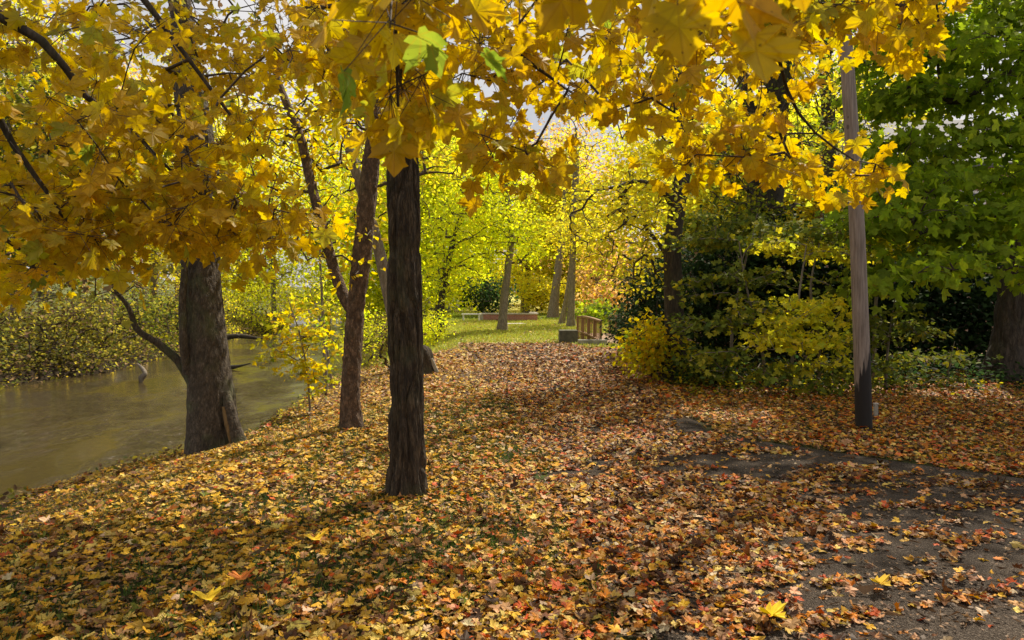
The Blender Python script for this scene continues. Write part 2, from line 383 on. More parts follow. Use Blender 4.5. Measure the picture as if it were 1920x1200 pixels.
def ground_mat():
    m, nt, out = newmat('earth_and_turf'); L = nt.links
    at = nd(nt, 'ShaderNodeAttribute', _attribute_name='Col'); tc = nd(nt, 'ShaderNodeTexCoord')
    n = nd(nt, 'ShaderNodeTexNoise', Scale=24., Detail=8., Roughness=.75); L.new(tc.outputs['Object'], n.inputs['Vector'])
    f = nd(nt, 'ShaderNodeMapRange'); L.new(n.outputs[0], f.inputs[0]); f.inputs[1].default_value = .3; f.inputs[2].default_value = .7; f.inputs[3].default_value = .45; f.inputs[4].default_value = 1.6
    c = mixc(nt, 1., at.outputs['Color'], f.outputs[0], 'MULTIPLY')
    pb = nd(nt, 'ShaderNodeBsdfPrincipled', Roughness=.95); L.new(c, pb.inputs['Base Color']); pb.inputs['Specular IOR Level'].default_value = .15
    bp = nd(nt, 'ShaderNodeBump', Strength=.8, Distance=.03); L.new(n.outputs[0], bp.inputs['Height']); L.new(bp.outputs[0], pb.inputs['Normal'])
    L.new(pb.outputs[0], out.inputs[0]); return m
xs = np.unique(np.r_[np.linspace(-220, -40, 30), np.linspace(-40, -20, 40), np.linspace(-20, -3, 130), np.linspace(-3, 12, 90), np.linspace(12, 40, 40), np.linspace(40, 220, 30)])
ys = np.unique(np.r_[np.linspace(-60, -6, 20), np.linspace(-6, 2, 20), np.linspace(2, 30, 190), np.linspace(30, 60, 70), np.linspace(60, 320, 70)])
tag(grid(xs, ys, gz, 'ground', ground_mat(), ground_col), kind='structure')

# asphalt path: a sheet over the ground
def asphalt():
    m, nt, out = newmat('worn_asphalt'); L = nt.links
    tc = nd(nt, 'ShaderNodeTexCoord')
    n = nd(nt, 'ShaderNodeTexNoise', Scale=160., Detail=3., Roughness=.7); L.new(tc.outputs['Object'], n.inputs['Vector'])
    n2 = nd(nt, 'ShaderNodeTexNoise', Scale=1.4, Detail=6., Roughness=.6); L.new(tc.outputs['Object'], n2.inputs['Vector'])
    vo = nd(nt, 'ShaderNodeTexVoronoi', Scale=130.); L.new(tc.outputs['Object'], vo.inputs['Vector'])
    r = ramp(nt, n.outputs[0], [(.3, (.018, .013, .010)), (.53, (.074, .062, .052)), (.70, (.25, .215, .18))])
    r2 = ramp(nt, n2.outputs[0], [(.35, (.62, .60, .58)), (.65, (1.2, 1.13, 1.05))])
    c = mixc(nt, 1., r.outputs[0], r2.outputs[0], 'MULTIPLY')
    pb = nd(nt, 'ShaderNodeBsdfPrincipled', Roughness=.95); pb.inputs['Specular IOR Level'].default_value = .08; L.new(c, pb.inputs['Base Color'])
    bp = nd(nt, 'ShaderNodeBump', Strength=1., Distance=.012); L.new(vo.outputs['Distance'], bp.inputs['Height']); L.new(bp.outputs[0], pb.inputs['Normal'])
    L.new(pb.outputs[0], out.inputs[0]); return m
ypr = np.linspace(-3, 23, 150); rows = []
for y in ypr:
    l = float(path_l(y))+.12*float(vn(y*1.7, 2.))-.06
    r = (9. if y < 2.6 else float(np.interp(y, [2.6]+list(PR[:, 1]), [9.]+list(PR[:, 0]))))+.10*float(vn(y*2.3, 5.))
    rows.append(np.c_[np.linspace(l, r, 24), np.full(24, y)])
rows = np.array(rows); X = rows[..., 0]; Y = rows[..., 1]; e = np.zeros(24); e[0] = e[-1] = -.02
V = np.stack([X, Y, gz(X, Y)+.012+e[None]], -1).reshape(-1, 3)
i, j = np.meshgrid(np.arange(149), np.arange(23), indexing='ij')
Fq = np.stack([i*24+j, i*24+j+1, (i+1)*24+j+1, (i+1)*24+j], -1).reshape(-1, 4)
tag(link('path', nmesh('path', V, Fq, smooth=True), asphalt()), kind='structure')

# water
def water():
    m, nt, out = newmat('silty_river_water'); L = nt.links
    tc = nd(nt, 'ShaderNodeTexCoord'); mp = nd(nt, 'ShaderNodeMapping'); mp.inputs['Scale'].default_value = (1.0, .55, 1); mp.inputs['Rotation'].default_value = (0, 0, .5)
    L.new(tc.outputs['Object'], mp.inputs[0])
    n = nd(nt, 'ShaderNodeTexNoise', Scale=4.5, Detail=5., Roughness=.6, Distortion=1.2); L.new(mp.outputs[0], n.inputs['Vector'])
    n2 = nd(nt, 'ShaderNodeTexNoise', Scale=.5, Detail=3.); L.new(mp.outputs[0], n2.inputs['Vector'])
    st = nd(nt, 'ShaderNodeMapRange'); L.new(n2.outputs[0], st.inputs[0]); st.inputs[1].default_value = .48; st.inputs[2].default_value = .62; st.inputs[3].default_value = .05; st.inputs[4].default_value = 1.
    pb = nd(nt, 'ShaderNodeBsdfPrincipled', Roughness=.06, IOR=1.33); pb.inputs['Specular IOR Level'].default_value = .36; pb.inputs['Base Color'].default_value = (.052, .038, .015, 1)
    bp = nd(nt, 'ShaderNodeBump', Distance=.28); L.new(st.outputs[0], bp.inputs['Strength']); L.new(n.outputs[0], bp.inputs['Height']); L.new(bp.outputs[0], pb.inputs['Normal'])
    L.new(pb.outputs[0], out.inputs[0]); return m
ysw = np.linspace(-40, 200, 60)
V = []
for y in ysw: V += [(float(xf(y))-4, y, WZ), (float(xb(y))-.1+(0 if True else 0), y, WZ)]
Fq = [[2*i, 2*i+1, 2*i+3, 2*i+2] for i in range(59)]
tag(link('river', nmesh('river', V, Fq), water()), kind='structure')

# ------------------------------------------------------------------ plants
def resample_nodes(P, step):
    P = np.asarray(P, float); L = np.linalg.norm(np.diff(P[:, :3], axis=0), axis=1).sum()
    return spline(P, max(3, int(L/step)))
def grow(skel, att, asc=.8):
    """skel: list of (n,4) polylines; att: (m,3). returns nodes, parent, tips"""
    pos = []; par = []; rad = []
    for s in skel:
        for k, p in enumerate(s):
            pos.append(p[:3]); par.append(-2 if k == 0 else -2); rad.append(p[3])
    base_n = len(pos)
    cap = base_n+len(att)*4+8
    N = np.zeros((cap, 3)); N[:base_n] = pos; n = base_n; par = par+[0]*(cap-base_n)
    d0 = np.array([np.min(np.linalg.norm(N[:base_n]-a, axis=1)) for a in att])
    tips = []
    for a in att[np.argsort(d0)]:
        D = N[:n]-a; c = np.linalg.norm(D, axis=1)+np.maximum(0, D[:, 2])*asc
        k = int(np.argmin(c)); p = N[k]; L = np.linalg.norm(a-p)
        m = 1 if L < .25 else (2 if L < .8 else 3)
        q = k; side = unit(R.normal(size=3))*L*.10
        for t in range(1, m+1):
            u = t/m; x = p+(a-p)*u+side*math.sin(math.pi*u)+np.array([0, 0, .10*L*math.sin(math.pi*u)])
            N[n] = x; par[n] = q; q = n; n += 1
        tips.append(q)
    cnt = np.zeros(n); cnt[tips] = 1
    for i in range(n-1, base_n-1, -1):
        if par[i] >= 0: cnt[par[i]] += cnt[i]
    return N[:n], np.array(par[:n]), np.array(tips), cnt, base_n, np.array(rad)
def branch_geo(N, par, cnt, base_n, rad, rt, kk=5):
    idx = np.arange(base_n, len(N)); p = par[idx]
    r1 = rt*np.power(np.maximum(cnt[idx], 1), .47)
    r0 = np.where(p < base_n, r1*1.15, rt*np.power(np.maximum(cnt[p], 1), .47))
    srad = np.where(p < base_n, rad[np.minimum(p, base_n-1)], 9)
    r0 = np.minimum(r0, srad*.8); r1 = np.minimum(r1, r0)
    r0 = np.minimum(r0, r1*1.6)
    return tubes(N[p], N[idx], r0, r1, kk)
def blob_pts(blobs):
    out = []
    for c, r, n in blobs:
        v = unit(R.normal(size=(n, 3)))*np.power(R.random((n, 1)), .45)
        out.append(np.asarray(c)+v*np.asarray(r))
    return np.concatenate(out)
SUN_AZ, SUN_EL = 35, 51
def plant(kind, label, cat, base, trunk, blobs, size=.1, lod=3, pal='yellow', per=10, rc=.25, droop=.3, flat=.5, bark='greybark',
          style='smooth', sides=16, rings=24, flare=.35, limbs=(), group=None, mat='leaf', rt=.006, twigs='twig', seed=1, petiole=False,
          leafname='crown', stemname='trunk', attr_from=.3, coh=.8, asc=.8, mesh_trunk=True, ksides=5, extra=None, curl=.15, att=None):
    base = np.array([base[0], base[1], float(gz(base[0], base[1]))])
    root = empty(kind, base, label, cat, group)
    skel = []; Vs = []; Fs = []; n0 = 0
    if trunk is not None:
        tr = np.array(trunk, float)
        if mesh_trunk:
            V, Fq = trunk_mesh(tr, sides, rings, style, flare, seed=seed, flare_h=max(.12, tr[0, 3]*1.3)); Vs.append(V); Fs.append(Fq+n0); n0 += len(V)
        rs = resample_nodes(tr, .3); skel.append(rs[int(len(rs)*attr_from):])
    for lb in limbs:
        lb = np.array(lb, float); ll = np.linalg.norm(np.diff(lb[:, :3], axis=0), axis=1).sum()
        V, Fq = trunk_mesh(lb, max(10, sides//3), max(10, int(rings*.5)), style if style in ('scaly',) else 'smooth', 0, seed=seed+3, sink=0); Vs.append(V); Fs.append(Fq+n0); n0 += len(V)
        rs = resample_nodes(lb, .25); skel.append(rs[int(len(rs)*.25):])
    if not skel: skel.append(np.array([[*base, .05], [base[0], base[1], base[2]+.1, .05]]))
    A = blob_pts(blobs) if blobs else np.zeros((0, 3))
    if att is not None: A = np.vstack([A, att])
    A = A[A[:, 2] > gz(A[:, 0], A[:, 1])+.06]
    A = A[~((A[:, 1] < .9) & (np.abs(A[:, 0]) < .9) & (A[:, 2] < 2.6))]
    N, par, tips, cnt, bn, rad = grow(skel, A, asc)
    V, Fq = branch_geo(N, par, cnt, bn, rad, rt, ksides)
    tv = [V]; tf = [Fq]; tn = len(V)
    # leaves round every twig end and partway back along it
    n = len(tips)*per
    ti = np.repeat(tips, per); P = N[ti]; Q = N[np.maximum(par[ti], 0)]
    off = R.normal(size=(n, 3))*rc*np.array([1, 1, flat]); P0 = P+(Q-P)*R.random((n, 1))*.5
    P1 = P0+off
    tdir = unit(off)*.8+R.normal(size=(n, 3))*.35; tdir[:, 2] -= droop
    nrm = R.normal(size=(n, 3))*.55; nrm[:, 2] += 1.0-droop*.55
    nrm[:, 1] -= droop*.35
    S = size*(.6+.75*R.random(n))
    cc = np.repeat(R.random(len(tips)), per) if coh else None
    col = pick(pal, n, cc*coh if cc is not None else None)
    LV = Leaves(); LV.add(leaf_geo(P1, tdir, nrm, S, lod, col, curl=curl*(R.random(n)*2-.6), fold=R.random(n)*.3-.05))
    LV.build(leafname, M[mat], root, base)
    if petiole:
        a, b = tubes(P0+(P-P0)*.5, P1, np.full(n, .0016), np.full(n, .0011), 3); tv.append(a); tf.append(b+tn); tn += len(a)
    nb = sum(len(f) for f in Fs); nm = stemname if trunk is not None else 'stems'
    me = nmesh(nm, np.vstack(Vs+tv)-base, np.vstack(Fs+[np.vstack(tf)+n0]), smooth=True)
    o = link(nm, me, M[bark], root); me.materials.append(M[twigs])
    mi = np.zeros(len(me.polygons), np.int32); mi[nb:] = 1; me.polygons.foreach_set('material_index', mi)
    return root
def bl(px, py, Y, rx, ry, rY, n):
    return (W(px, py, Y), (rx/F*Y, rY, ry/F*Y), n)
def tp(*pts):
    """pixel path: (px,py,Y,radius_m)"""
    return [(*W(a, b, c), r) for a, b, c, r in pts]
def gtp(base_px, Y, *pts):
    x = (base_px-960)/F*Y; z = float(gz(x, Y))
    return [(x, Y, z, pts[0])]+[(*W(a, b, c), r) for a, b, c, r in pts[1:]], (x, Y)

# 1 main tree in front
tr, b = gtp(764, 5.5, .142, (762, 760, 5.5, .131), (759, 560, 5.5, .128), (756, 350, 5.5, .122), (753, 180, 5.5, .118), (752, -100, 5.6, .12), (760, -500, 5.8, .07), (770, -900, 6, .03))
plant('tree', 'dark straight tree with deeply furrowed bark standing in the fallen leaves near the camera', 'tree', b, tr,
      [((-.9, 6.4, 6.9), (2.4, 2.0, 1.4), 70), ((-.5, 7.7, 6.0), (2.9, 1.2, .65), 150), ((-.3, 5.9, 8.3), (1.8, 1.8, 1.2), 50)], size=.13, lod=2, pal='goldgreen', per=14, rc=.3, bark='furrow', style='furrow', sides=150, rings=420, flare=.30, seed=4, attr_from=.55)  # flat middle blob: unseen bough added to shade the lower-left ground
# 2 leaning river tree
tr, b = gtp(403, 9.0, .31, (397, 750, 9.0, .285), (388, 650, 9.0, .265), (381, 560, 9.0, .24), (379, 490, 9.0, .215), (378, 380, 9.0, .24), (360, 200, 9.1, .2), (330, -50, 9.3, .12), (300, -300, 9.5, .06))
limb = tp((360, 720, 8.95, .06), (335, 678, 8.9, .055), (298, 645, 8.8, .045), (258, 618, 8.7, .038), (240, 575, 8.6, .03), (212, 535, 8.5, .022), (190, 470, 8.4, .02))
limb2 = tp((352, 700, 8.8, .06), (344, 640, 8.7, .05), (342, 560, 8.7, .045), (345, 500, 8.7, .04), (330, 380, 8.7, .02))
t2 = plant('tree', 'thick grey trunk leaning over the river with a split base and a crooked side limb', 'tree', b, tr,
      [bl(230, 500, 8.5, 90, 60, .8, 14), bl(330, 80, 9.2, 260, 120, 1.6, 40), ((-4.6, 9.2, 8), (2.2, 2, 1.4), 50)], size=.10, lod=2, pal='olive', per=8, rc=.28, bark='willow', style='scaly', sides=110, rings=260, flare=.2, seed=2,
      limbs=[limb, limb2, tp((424, 735, 8.86, .05), (432, 775, 8.80, .075), (443, 812, 8.76, .085), (455, 846, 8.74, .11), (458, 862, 8.74, .11))], attr_from=.6)
# exposed wood scar at the base of tree 2
b3 = np.array([b[0], b[1], float(gz(*b))])
def scar(parent, pts, w, name, mat, depth=.03):
    Q = spline(np.array(pts), 14); V = []; Fq = []; k = 7
    for i, q in enumerate(Q):
        u = i/13; ww = w*math.sin(math.pi*min(1, .12+u*.80))**.7
        for a in range(k):
            s = a/(k-1)*2-1
            V.append((q[0]+s*ww, q[1]+.5*abs(s)**2*ww-depth*(1-s*s)+.01*math.sin(a*3+i*2), q[2]))
    for i in range(13):
        for a in range(k-1): Fq.append([i*k+a, i*k+a+1, (i+1)*k+a+1, (i+1)*k+a])
    return link(name, nmesh(name, np.array(V)-b3, Fq, smooth=True), mat, parent)
s_ = scar(t2, [W(434, 836, 8.73), W(430, 812, 8.72), W(424, 788, 8.73), W(418, 762, 8.76)], .045, 'exposed_wood', M['wood'])
# 3 reddish flaky tree
tr, b = gtp(657, 8.2, .132, (659, 740, 8.2, .112), (662, 650, 8.2, .108), (672, 540, 8.2, .105), (684, 420, 8.2, .115), (694, 320, 8.2, .11), (702, 220, 8.25, .09), (690, 60, 8.3, .06), (700, -150, 8.4, .03))
limb = tp((668, 590, 8.3, .09), (640, 545, 8.4, .075), (608, 440, 8.5, .065), (580, 330, 8.6, .06), (562, 255, 8.6, .055), (528, 170, 8.7, .045), (508, 100, 8.8, .03))
plant('tree', 'slim forked tree with flaking reddish bark between the thick grey trunk and the dark tree', 'tree', b, tr,
      [bl(590, 420, 8.8, 110, 80, 1.0, 60), bl(540, 270, 9.0, 150, 110, 1.1, 120), bl(650, 200, 8.6, 90, 120, .8, 60), bl(660, 470, 8.0, 50, 60, .5, 10), ((-2, 8.5, 6), (2., 1.6, 1.2), 36)],
      size=.078, lod=5, pal='goldgreen', per=9, rc=.17, bark='birch', style='flaky', sides=90, rings=260, flare=.35, seed=9, limbs=[limb], attr_from=.5, coh=.9, rt=.0045)
# 4 pale grey tree leaning behind the main tree
tr, b = gtp(770, 11.5, .14, (748, 640, 11.4, .12), (726, 540, 11.4, .10), (708, 460, 11.4, .095), (685, 380, 11.3, .085), (658, 290, 11.2, .08), (625, 170, 11.2, .06), (580, 60, 11.2, .035))
plant('tree', 'pale smooth tree leaning left just behind the dark tree', 'tree', b, tr,
      [bl(620, 200, 11.8, 170, 150, 1.3, 190), bl(690, 360, 11.8, 70, 90, .9, 60), bl(830, 280, 12.5, 80, 80, 1.0, 80)], size=.085, lod=5, pal='yellow', per=9, rc=.2, bark='greybark', style='smooth', sides=24, rings=60, seed=5, attr_from=.4, rt=.0045)
# 5 saplings on the bank
bank_sap = 'saplings on the river bank'
tr, b = gtp(582, 12.3, .022, (575, 690, 12.2, .018), (560, 620, 12.2, .013), (540, 560, 12.2, .006))
plant('sapling', 'yellow-leaved sapling leaning over the water at the tip of the bank', 'sapling', b, tr, [bl(570, 640, 12.3, 80, 75, .6, 85), bl(540, 690, 12., 55, 20, .4, 12), bl(600, 710, 12.2, 35, 40, .4, 14)],
      size=.085, lod=2, pal='goldgreen', per=8, rc=.11, flat=.35, sides=8, rings=16, seed=3, attr_from=.15, rt=.0028, group=bank_sap, coh=.5)
tr, b = gtp(612, 15.2, .045, (608, 650, 15.2, .04), (604, 560, 15.2, .033), (600, 470, 15.2, .025), (606, 380, 15.2, .012))
plant('sapling', 'tall thin bare-stemmed sapling behind the yellow one on the bank', 'sapling', b, tr, [bl(610, 520, 15.2, 70, 80, .8, 44), bl(640, 640, 15.2, 50, 30, .6, 12)],
      size=.085, lod=5, pal='lime', per=8, rc=.16, sides=10, rings=20, seed=6, attr_from=.3, rt=.0035, group=bank_sap)
tr, b = gtp(622, 15.5, .035, (618, 690, 15.5, .03), (606, 620, 15.5, .02), (580, 540, 15.5, .01))
plant('sapling', 'small forked sapling beside the tall thin one on the bank', 'sapling', b, tr, [bl(575, 560, 15.5, 60, 50, .7, 26)],
      size=.085, lod=5, pal='yellow', per=8, rc=.16, sides=10, rings=20, seed=8, attr_from=.3, rt=.003, group=bank_sap)
for k, (px, Y, w, lab, pal) in enumerate([(735, 17, 45, 'olive bush on the bank hidden partly by the dark trunk', 'olive'), (690, 21, 50, 'lime-green bush on the bank left of the dark tree', 'lime'), (815, 25, 30, 'yellow-green bush at the end of the bank right of the dark tree', 'lime')]):
    x = (px-960)/F*Y
    plant('bush', lab, 'bush', (x, Y), None, [((x, Y, .55), (w/F*Y, .8, .85), 60)], size=.09, lod=5, pal=pal, per=14, rc=.2, group='bushes on the near bank', leafname='foliage', rt=.005)

# 6 centre trees
CG = 'trees round the sunlit lawn'
def ctree(label, px, py_base, w, pts, blobs, pal='lime', bark='greybark', size=.14, per=22, rc=.4, seed=1, lod=3, limbs=(), rt=.010, Y=None):
    Y = Y or 1.6*F/(py_base-HY)
    tr, b = gtp(px, Y, w/2/F*Y, *[(a, c, Y+(dy if len(rest) else 0), r/2/F*Y) for (a, c, r, dy, *rest) in [(*p, 0, 1) if len(p) == 3 else (*p, 1) for p in pts]])
    return plant('tree', label, 'tree', b, tr, [bl(x, y, Y+dy, rx, ry, rY, n) for x, y, dy, rx, ry, rY, n in blobs], size=size, lod=lod, pal=pal, per=per, rc=rc, bark=bark, style='scaly', sides=28, rings=50, seed=seed,
                 group=CG, attr_from=.35, rt=rt, limbs=[tp(*[(a, c, Y+d, r) for a, c, d, r in l]) for l in limbs])
ctree('bushy lime-green tree with a dark trunk at the left edge of the sunlit lawn', 826, 609, 14, [(828, 560, 13), (838, 500, 11), (860, 420, 9), (890, 330, 6), (900, 250, 3)],
      [(870, 400, 0, 95, 110, 2.6, 190), (825, 510, 0, 50, 60, 2.0, 60), (890, 270, 0, 80, 70, 2, 70), (890, 500, 2, 45, 30, 2, 30)], 'lime', 'darkbark', seed=2, Y=30, size=.13)
ctree('grey trunk leaning right in the middle of the sunlit lawn', 941, 620, 18, [(946, 560, 15), (953, 500, 13), (958, 440, 12), (950, 360, 9), (940, 280, 5)],
      [(940, 420, 0, 75, 60, 2.2, 110), (930, 320, 0, 80, 70, 2.4, 100), (985, 470, 1, 40, 30, 1.5, 34)], 'lime', seed=3)
ctree('tall forked grey tree behind the low brick wall', 985, 588, 15, [(984, 530, 14), (988, 480, 12), (998, 430, 9), (1005, 360, 6), (1010, 300, 3)],
      [(1000, 470, 0, 50, 70, 3, 110), (960, 520, 0, 40, 40, 3, 70), (1010, 360, 0, 50, 60, 3, 60)], 'yellow', seed=4, size=.2, rc=.6,
      limbs=[[(985, 500, 0, .25), (980, 460, 0, .2), (978, 400, 0, .14), (975, 330, 0, .06)]])
ctree('stout pale double trunk rearmost in the clump of trunks left of the bridge', 1036, 597, 20, [(1042, 540, 16), (1048, 490, 13), (1055, 420, 9), (1060, 330, 5), (1062, 270, 2)],
      [(1045, 320, 0, 60, 70, 3, 80), (1035, 430, 0, 40, 40, 2, 40), (1060, 540, 1, 30, 18, 2, 20)], 'yellow', seed=5, size=.17,
      limbs=[[(1044, 540, 0, .2), (1050, 480, 0, .18), (1075, 380, 0, .14), (1085, 280, 0, .06)]])
ctree('slim trunk leaning left in front of the double trunk left of the bridge', 1053, 608, 12, [(1060, 570, 9), (1068, 520, 8), (1075, 450, 6), (1082, 380, 4), (1085, 300, 2)],
      [(1080, 420, 0, 40, 50, 1.6, 44)], 'yellow', seed=6)
ctree('straight grey trunk nearest the footbridge on its left', 1070, 613, 15, [(1072, 540, 12), (1074, 480, 11), (1076, 400, 10), (1078, 320, 8), (1080, 240, 5)],
      [(1090, 280, 0, 70, 80, 2.4, 60), (1100, 440, 0, 50, 60, 2, 80)], 'yellow', seed=7, size=.12)
ctree('pale trunk leaning right behind the footbridge', 1103, 596, 14, [(1108, 570, 12), (1118, 540, 10), (1130, 480, 8), (1145, 400, 5)],
      [(1140, 480, 0, 70, 60, 3, 120), (1110, 520, 3, 50, 30, 2, 50)], 'copper', seed=8, size=.18, rc=.6)
# golden bushes behind the wall
for k, (px, py, Y, rx, ry, n, pal, lab) in enumerate([(1005, 548, 56, 35, 42, 150, 'yellow', 'golden bush right behind the low brick wall'), (1150, 560, 44, 60, 35, 110, 'copper', 'orange-yellow bush beyond the footbridge'),
                                        (915, 550, 50, 45, 38, 120, 'dark', 'dark green bush behind the bench left of the wall'), (1120, 585, 40, 40, 18, 50, 'green', 'low green bush behind the footbridge')]):
    c = W(px, py, Y)
    plant('bush', lab, 'bush', (c[0], Y), None, [(c, (rx/F*Y, 2, ry/F*Y), n)], size=.2, lod=3, pal=pal, per=16, rc=.45, group='bushes beyond the lawn', leafname='foliage', rt=.01)

# 7 dark tree at right of the path
tr, b = gtp(1268, 12.8, .215, (1266, 640, 12.8, .19), (1262, 540, 12.8, .17), (1262, 450, 12.8, .155), (1272, 370, 12.8, .15), (1282, 300, 12.8, .14), (1270, 200, 12.8, .13), (1262, 100, 12.8, .13), (1258, 0, 12.8, .12), (1250, -200, 12.8, .07))
limb = tp((1268, 400, 12.8, .09), (1250, 365, 12.6, .07), (1225, 348, 12.4, .05), (1190, 340, 12.2, .04), (1150, 352, 12., .022), (1100, 358, 11.9, .008))
limb2 = tp((1262, 500, 12.8, .05), (1230, 450, 12.9, .035), (1190, 405, 13, .022), (1140, 380, 13.2, .01))
plant('tree', 'dark trunk with a drooping yellow-leaved limb at the right edge of the path', 'tree', b, tr,
      [bl(1150, 410, 12.3, 110, 100, 1.1, 190), bl(1140, 500, 12.6, 70, 45, .9, 26), bl(1210, 500, 13.4, 70, 60, .8, 36), bl(1230, 350, 12.6, 90, 80, 1.0, 50), bl(1250, 150, 12.8, 170, 130, 1.6, 110), ((3, 12.8, 8.5), (2.4, 2.4, 1.4), 50)],
      size=.085, lod=5, pal='yellow', per=9, rc=.17, bark='darkbark', style='scaly', sides=64, rings=160, flare=.55, limbs=[limb, limb2], seed=12, attr_from=.4, coh=.8, rt=.0045)
# 8 big dark trunk
tr, b = gtp(1425, 17, .50, (1428, 500, 17, .45), (1434, 380, 17, .43), (1440, 260, 17, .42), (1455, 150, 17, .38), (1478, 30, 17, .36), (1492, -60, 17, .32), (1500, -300, 17, .2))
plant('tree', 'massive dark trunk rising behind the shrubs left of the wooden pole', 'tree', b, tr,
      [bl(1420, 120, 16.5, 150, 110, 1.6, 90), bl(1520, 250, 17, 90, 100, 1.5, 60), bl(1350, 300, 16, 80, 100, 1.2, 90), bl(1400, 400, 16, 110, 40, 1.2, 70), ((6.6, 16, 10), (4., 2.8, 2.4), 150)], size=.10, lod=5, pal='under', per=10, rc=.26, bark='darkbark', style='furrow', sides=80, rings=140, seed=14,  # last blob: out-of-view upper crown added to shade the right-hand lawn
      limbs=[tp((1436, 330, 17, .2), (1410, 250, 16.9, .18), (1398, 170, 16.8, .16), (1385, 80, 16.8, .12), (1370, -30, 16.8, .08)), tp((1470, 60, 17, .2), (1500, 40, 17, .14), (1540, 60, 17, .1), (1560, 100, 17, .04))], attr_from=.4, rt=.006)
tr, b = gtp(1556, 20, .23, (1556, 400, 20, .20), (1554, 250, 20, .19), (1548, 120, 20, .18), (1535, 0, 20, .15), (1520, -150, 20, .1))
plant('tree', 'narrow dark trunk just left of the wooden pole, behind the shrubs', 'tree', b, tr, [bl(1570, 150, 19.5, 120, 140, 1.5, 150), bl(1600, 310, 20, 90, 70, 1.5, 80), bl(1490, 330, 20, 90, 60, 1.5, 70)], size=.11, lod=5, pal='yellow', per=10, rc=.28, bark='darkbark', style='scaly', sides=32, rings=60, seed=15,
      limbs=[tp((1556, 180, 20, .12), (1590, 220, 20, .10), (1620, 255, 20, .08), (1650, 250, 20, .04))], attr_from=.4, rt=.006)
# 9 green maple at right
tr, b = gtp(1885, 12.8, .34, (1893, 640, 12.8, .28), (1903, 540, 12.8, .26), (1920, 420, 12.7, .25), (1935, 250, 12.6, .22), (1940, 60, 12.4, .17), (1935, -200, 12.4, .1))
def layered(cx, cy, Y, rx, n, tilt=0., rY=.8, th=.05):
    """a flat spray of twig tips"""
    u = R.random(n)**.6*np.where(R.random(n) < .5, -1, 1); v = R.normal(size=n)*.5
    c = W(cx, cy, Y); r = rx/F*Y
    return np.c_[c[0]+u*r, c[1]+v*rY, c[2]-tilt*u*r+R.normal(size=n)*th-.12*np.abs(u)]
ls = []
for cx, cy, Y, rx, n, t in [(1700, 510, 10.2, 75, 14, -.25), (1760, 480, 10.6, 110, 22, -.2), (1860, 500, 10.5, 90, 20, .1), (1660, 400, 10.8, 70, 16, 0), (1780, 400, 11, 120, 30, -.1), (1880, 420, 10.8, 90, 24, 0), (1700, 330, 11.4, 90, 22, -.1),
                            (1820, 330, 11, 120, 34, -.1), (1760, 250, 11.8, 120, 30, -.1), (1880, 250, 11, 90, 30, 0), (1700, 180, 12.2, 100, 28, 0), (1830, 160, 11.4, 130, 40, 0), (1740, 100, 12, 120, 34, 0), (1880, 80, 11, 100, 30, 0), (1660, 90, 12.6, 60, 16, 0), (1800, 20, 11.6, 150, 40, 0)]:
    ls.append(layered(cx, cy, Y, rx, n, t)); ls.append(layered(cx+R.normal()*25, cy-35+R.normal()*12, Y+.8, rx*1.1, int(n*.5), t))
att = np.concatenate(ls+[blob_pts([((9.0, 13.4, 8.6), (3.8, 2.8, 2.0), 300), ((6.6, 10.9, 7.9), (2.5, 1.8, .9), 130)])])  # unseen crown blobs, added to shade the right strip and break the pole's shadow
plant('maple_tree', 'green maple with layered drooping boughs at the right edge of the lawn', 'tree', b, tr, [], att=att, size=.145, lod=2, pal='green', per=11, rc=.20, flat=.55, droop=.75, bark='darkbark', style='furrow', sides=70, rings=150, seed=17, flare=.5,
      limbs=[tp((1925, 400, 12.7, .12), (1860, 400, 12, .09), (1790, 410, 11.4, .06), (1720, 440, 10.8, .03)), tp((1930, 260, 12.6, .12), (1860, 270, 12.2, .09), (1790, 290, 12, .06), (1700, 330, 11.8, .03)), tp((1935, 120, 12.4, .12), (1860, 150, 12, .09), (1790, 190, 11.8, .06), (1690, 160, 12, .03))],
      attr_from=.5, coh=.6, rt=.0045, mat='leaf')
# 10 understorey saplings at right
UG = 'saplings in the shade right of the path'
def usap(label, px, Y, stem, layers, pal='under', size=.088, seed=1, blobs=(), per=9):
    tr, b = gtp(px, Y, *stem)
    att = np.concatenate([layered(cx+R.normal()*12*q, cy+q*(25+R.normal()*10), y, rx*1.1, int(n*(1-.3*q))+1, t, .5, .05) for cx, cy, y, rx, n, t in layers for q in (0, 1)])
    plant('sapling', label, 'sapling', b, tr, list(blobs), att=att, size=size, lod=2, pal=pal, per=per, rc=.13, flat=.35, droop=.35, bark='greytwig', twigs='greytwig', sides=10, rings=24, seed=seed, attr_from=.15, rt=.003, group=UG, mat='leafdim' if pal == 'under' else 'leaf', coh=.6)  # 'under' saplings get a duller leaf material; the thicket's dimness is painted in
usap('sapling with its stem curving left, nearest the dark trunk by the path', 1440, 11.6, (.03, (1425, 640, 11.6, .025), (1400, 540, 11.6, .018), (1385, 450, 11.6, .01)),
     [(1350, 520, 11.6, 60, 16, 0), (1330, 590, 11.4, 50, 14, 0), (1400, 580, 11.2, 60, 16, 0), (1360, 660, 11., 60, 16, 0), (1420, 500, 11.8, 60, 16, 0), (1340, 440, 12, 60, 16, 0), (1400, 420, 12, 60, 16, 0)], seed=21)
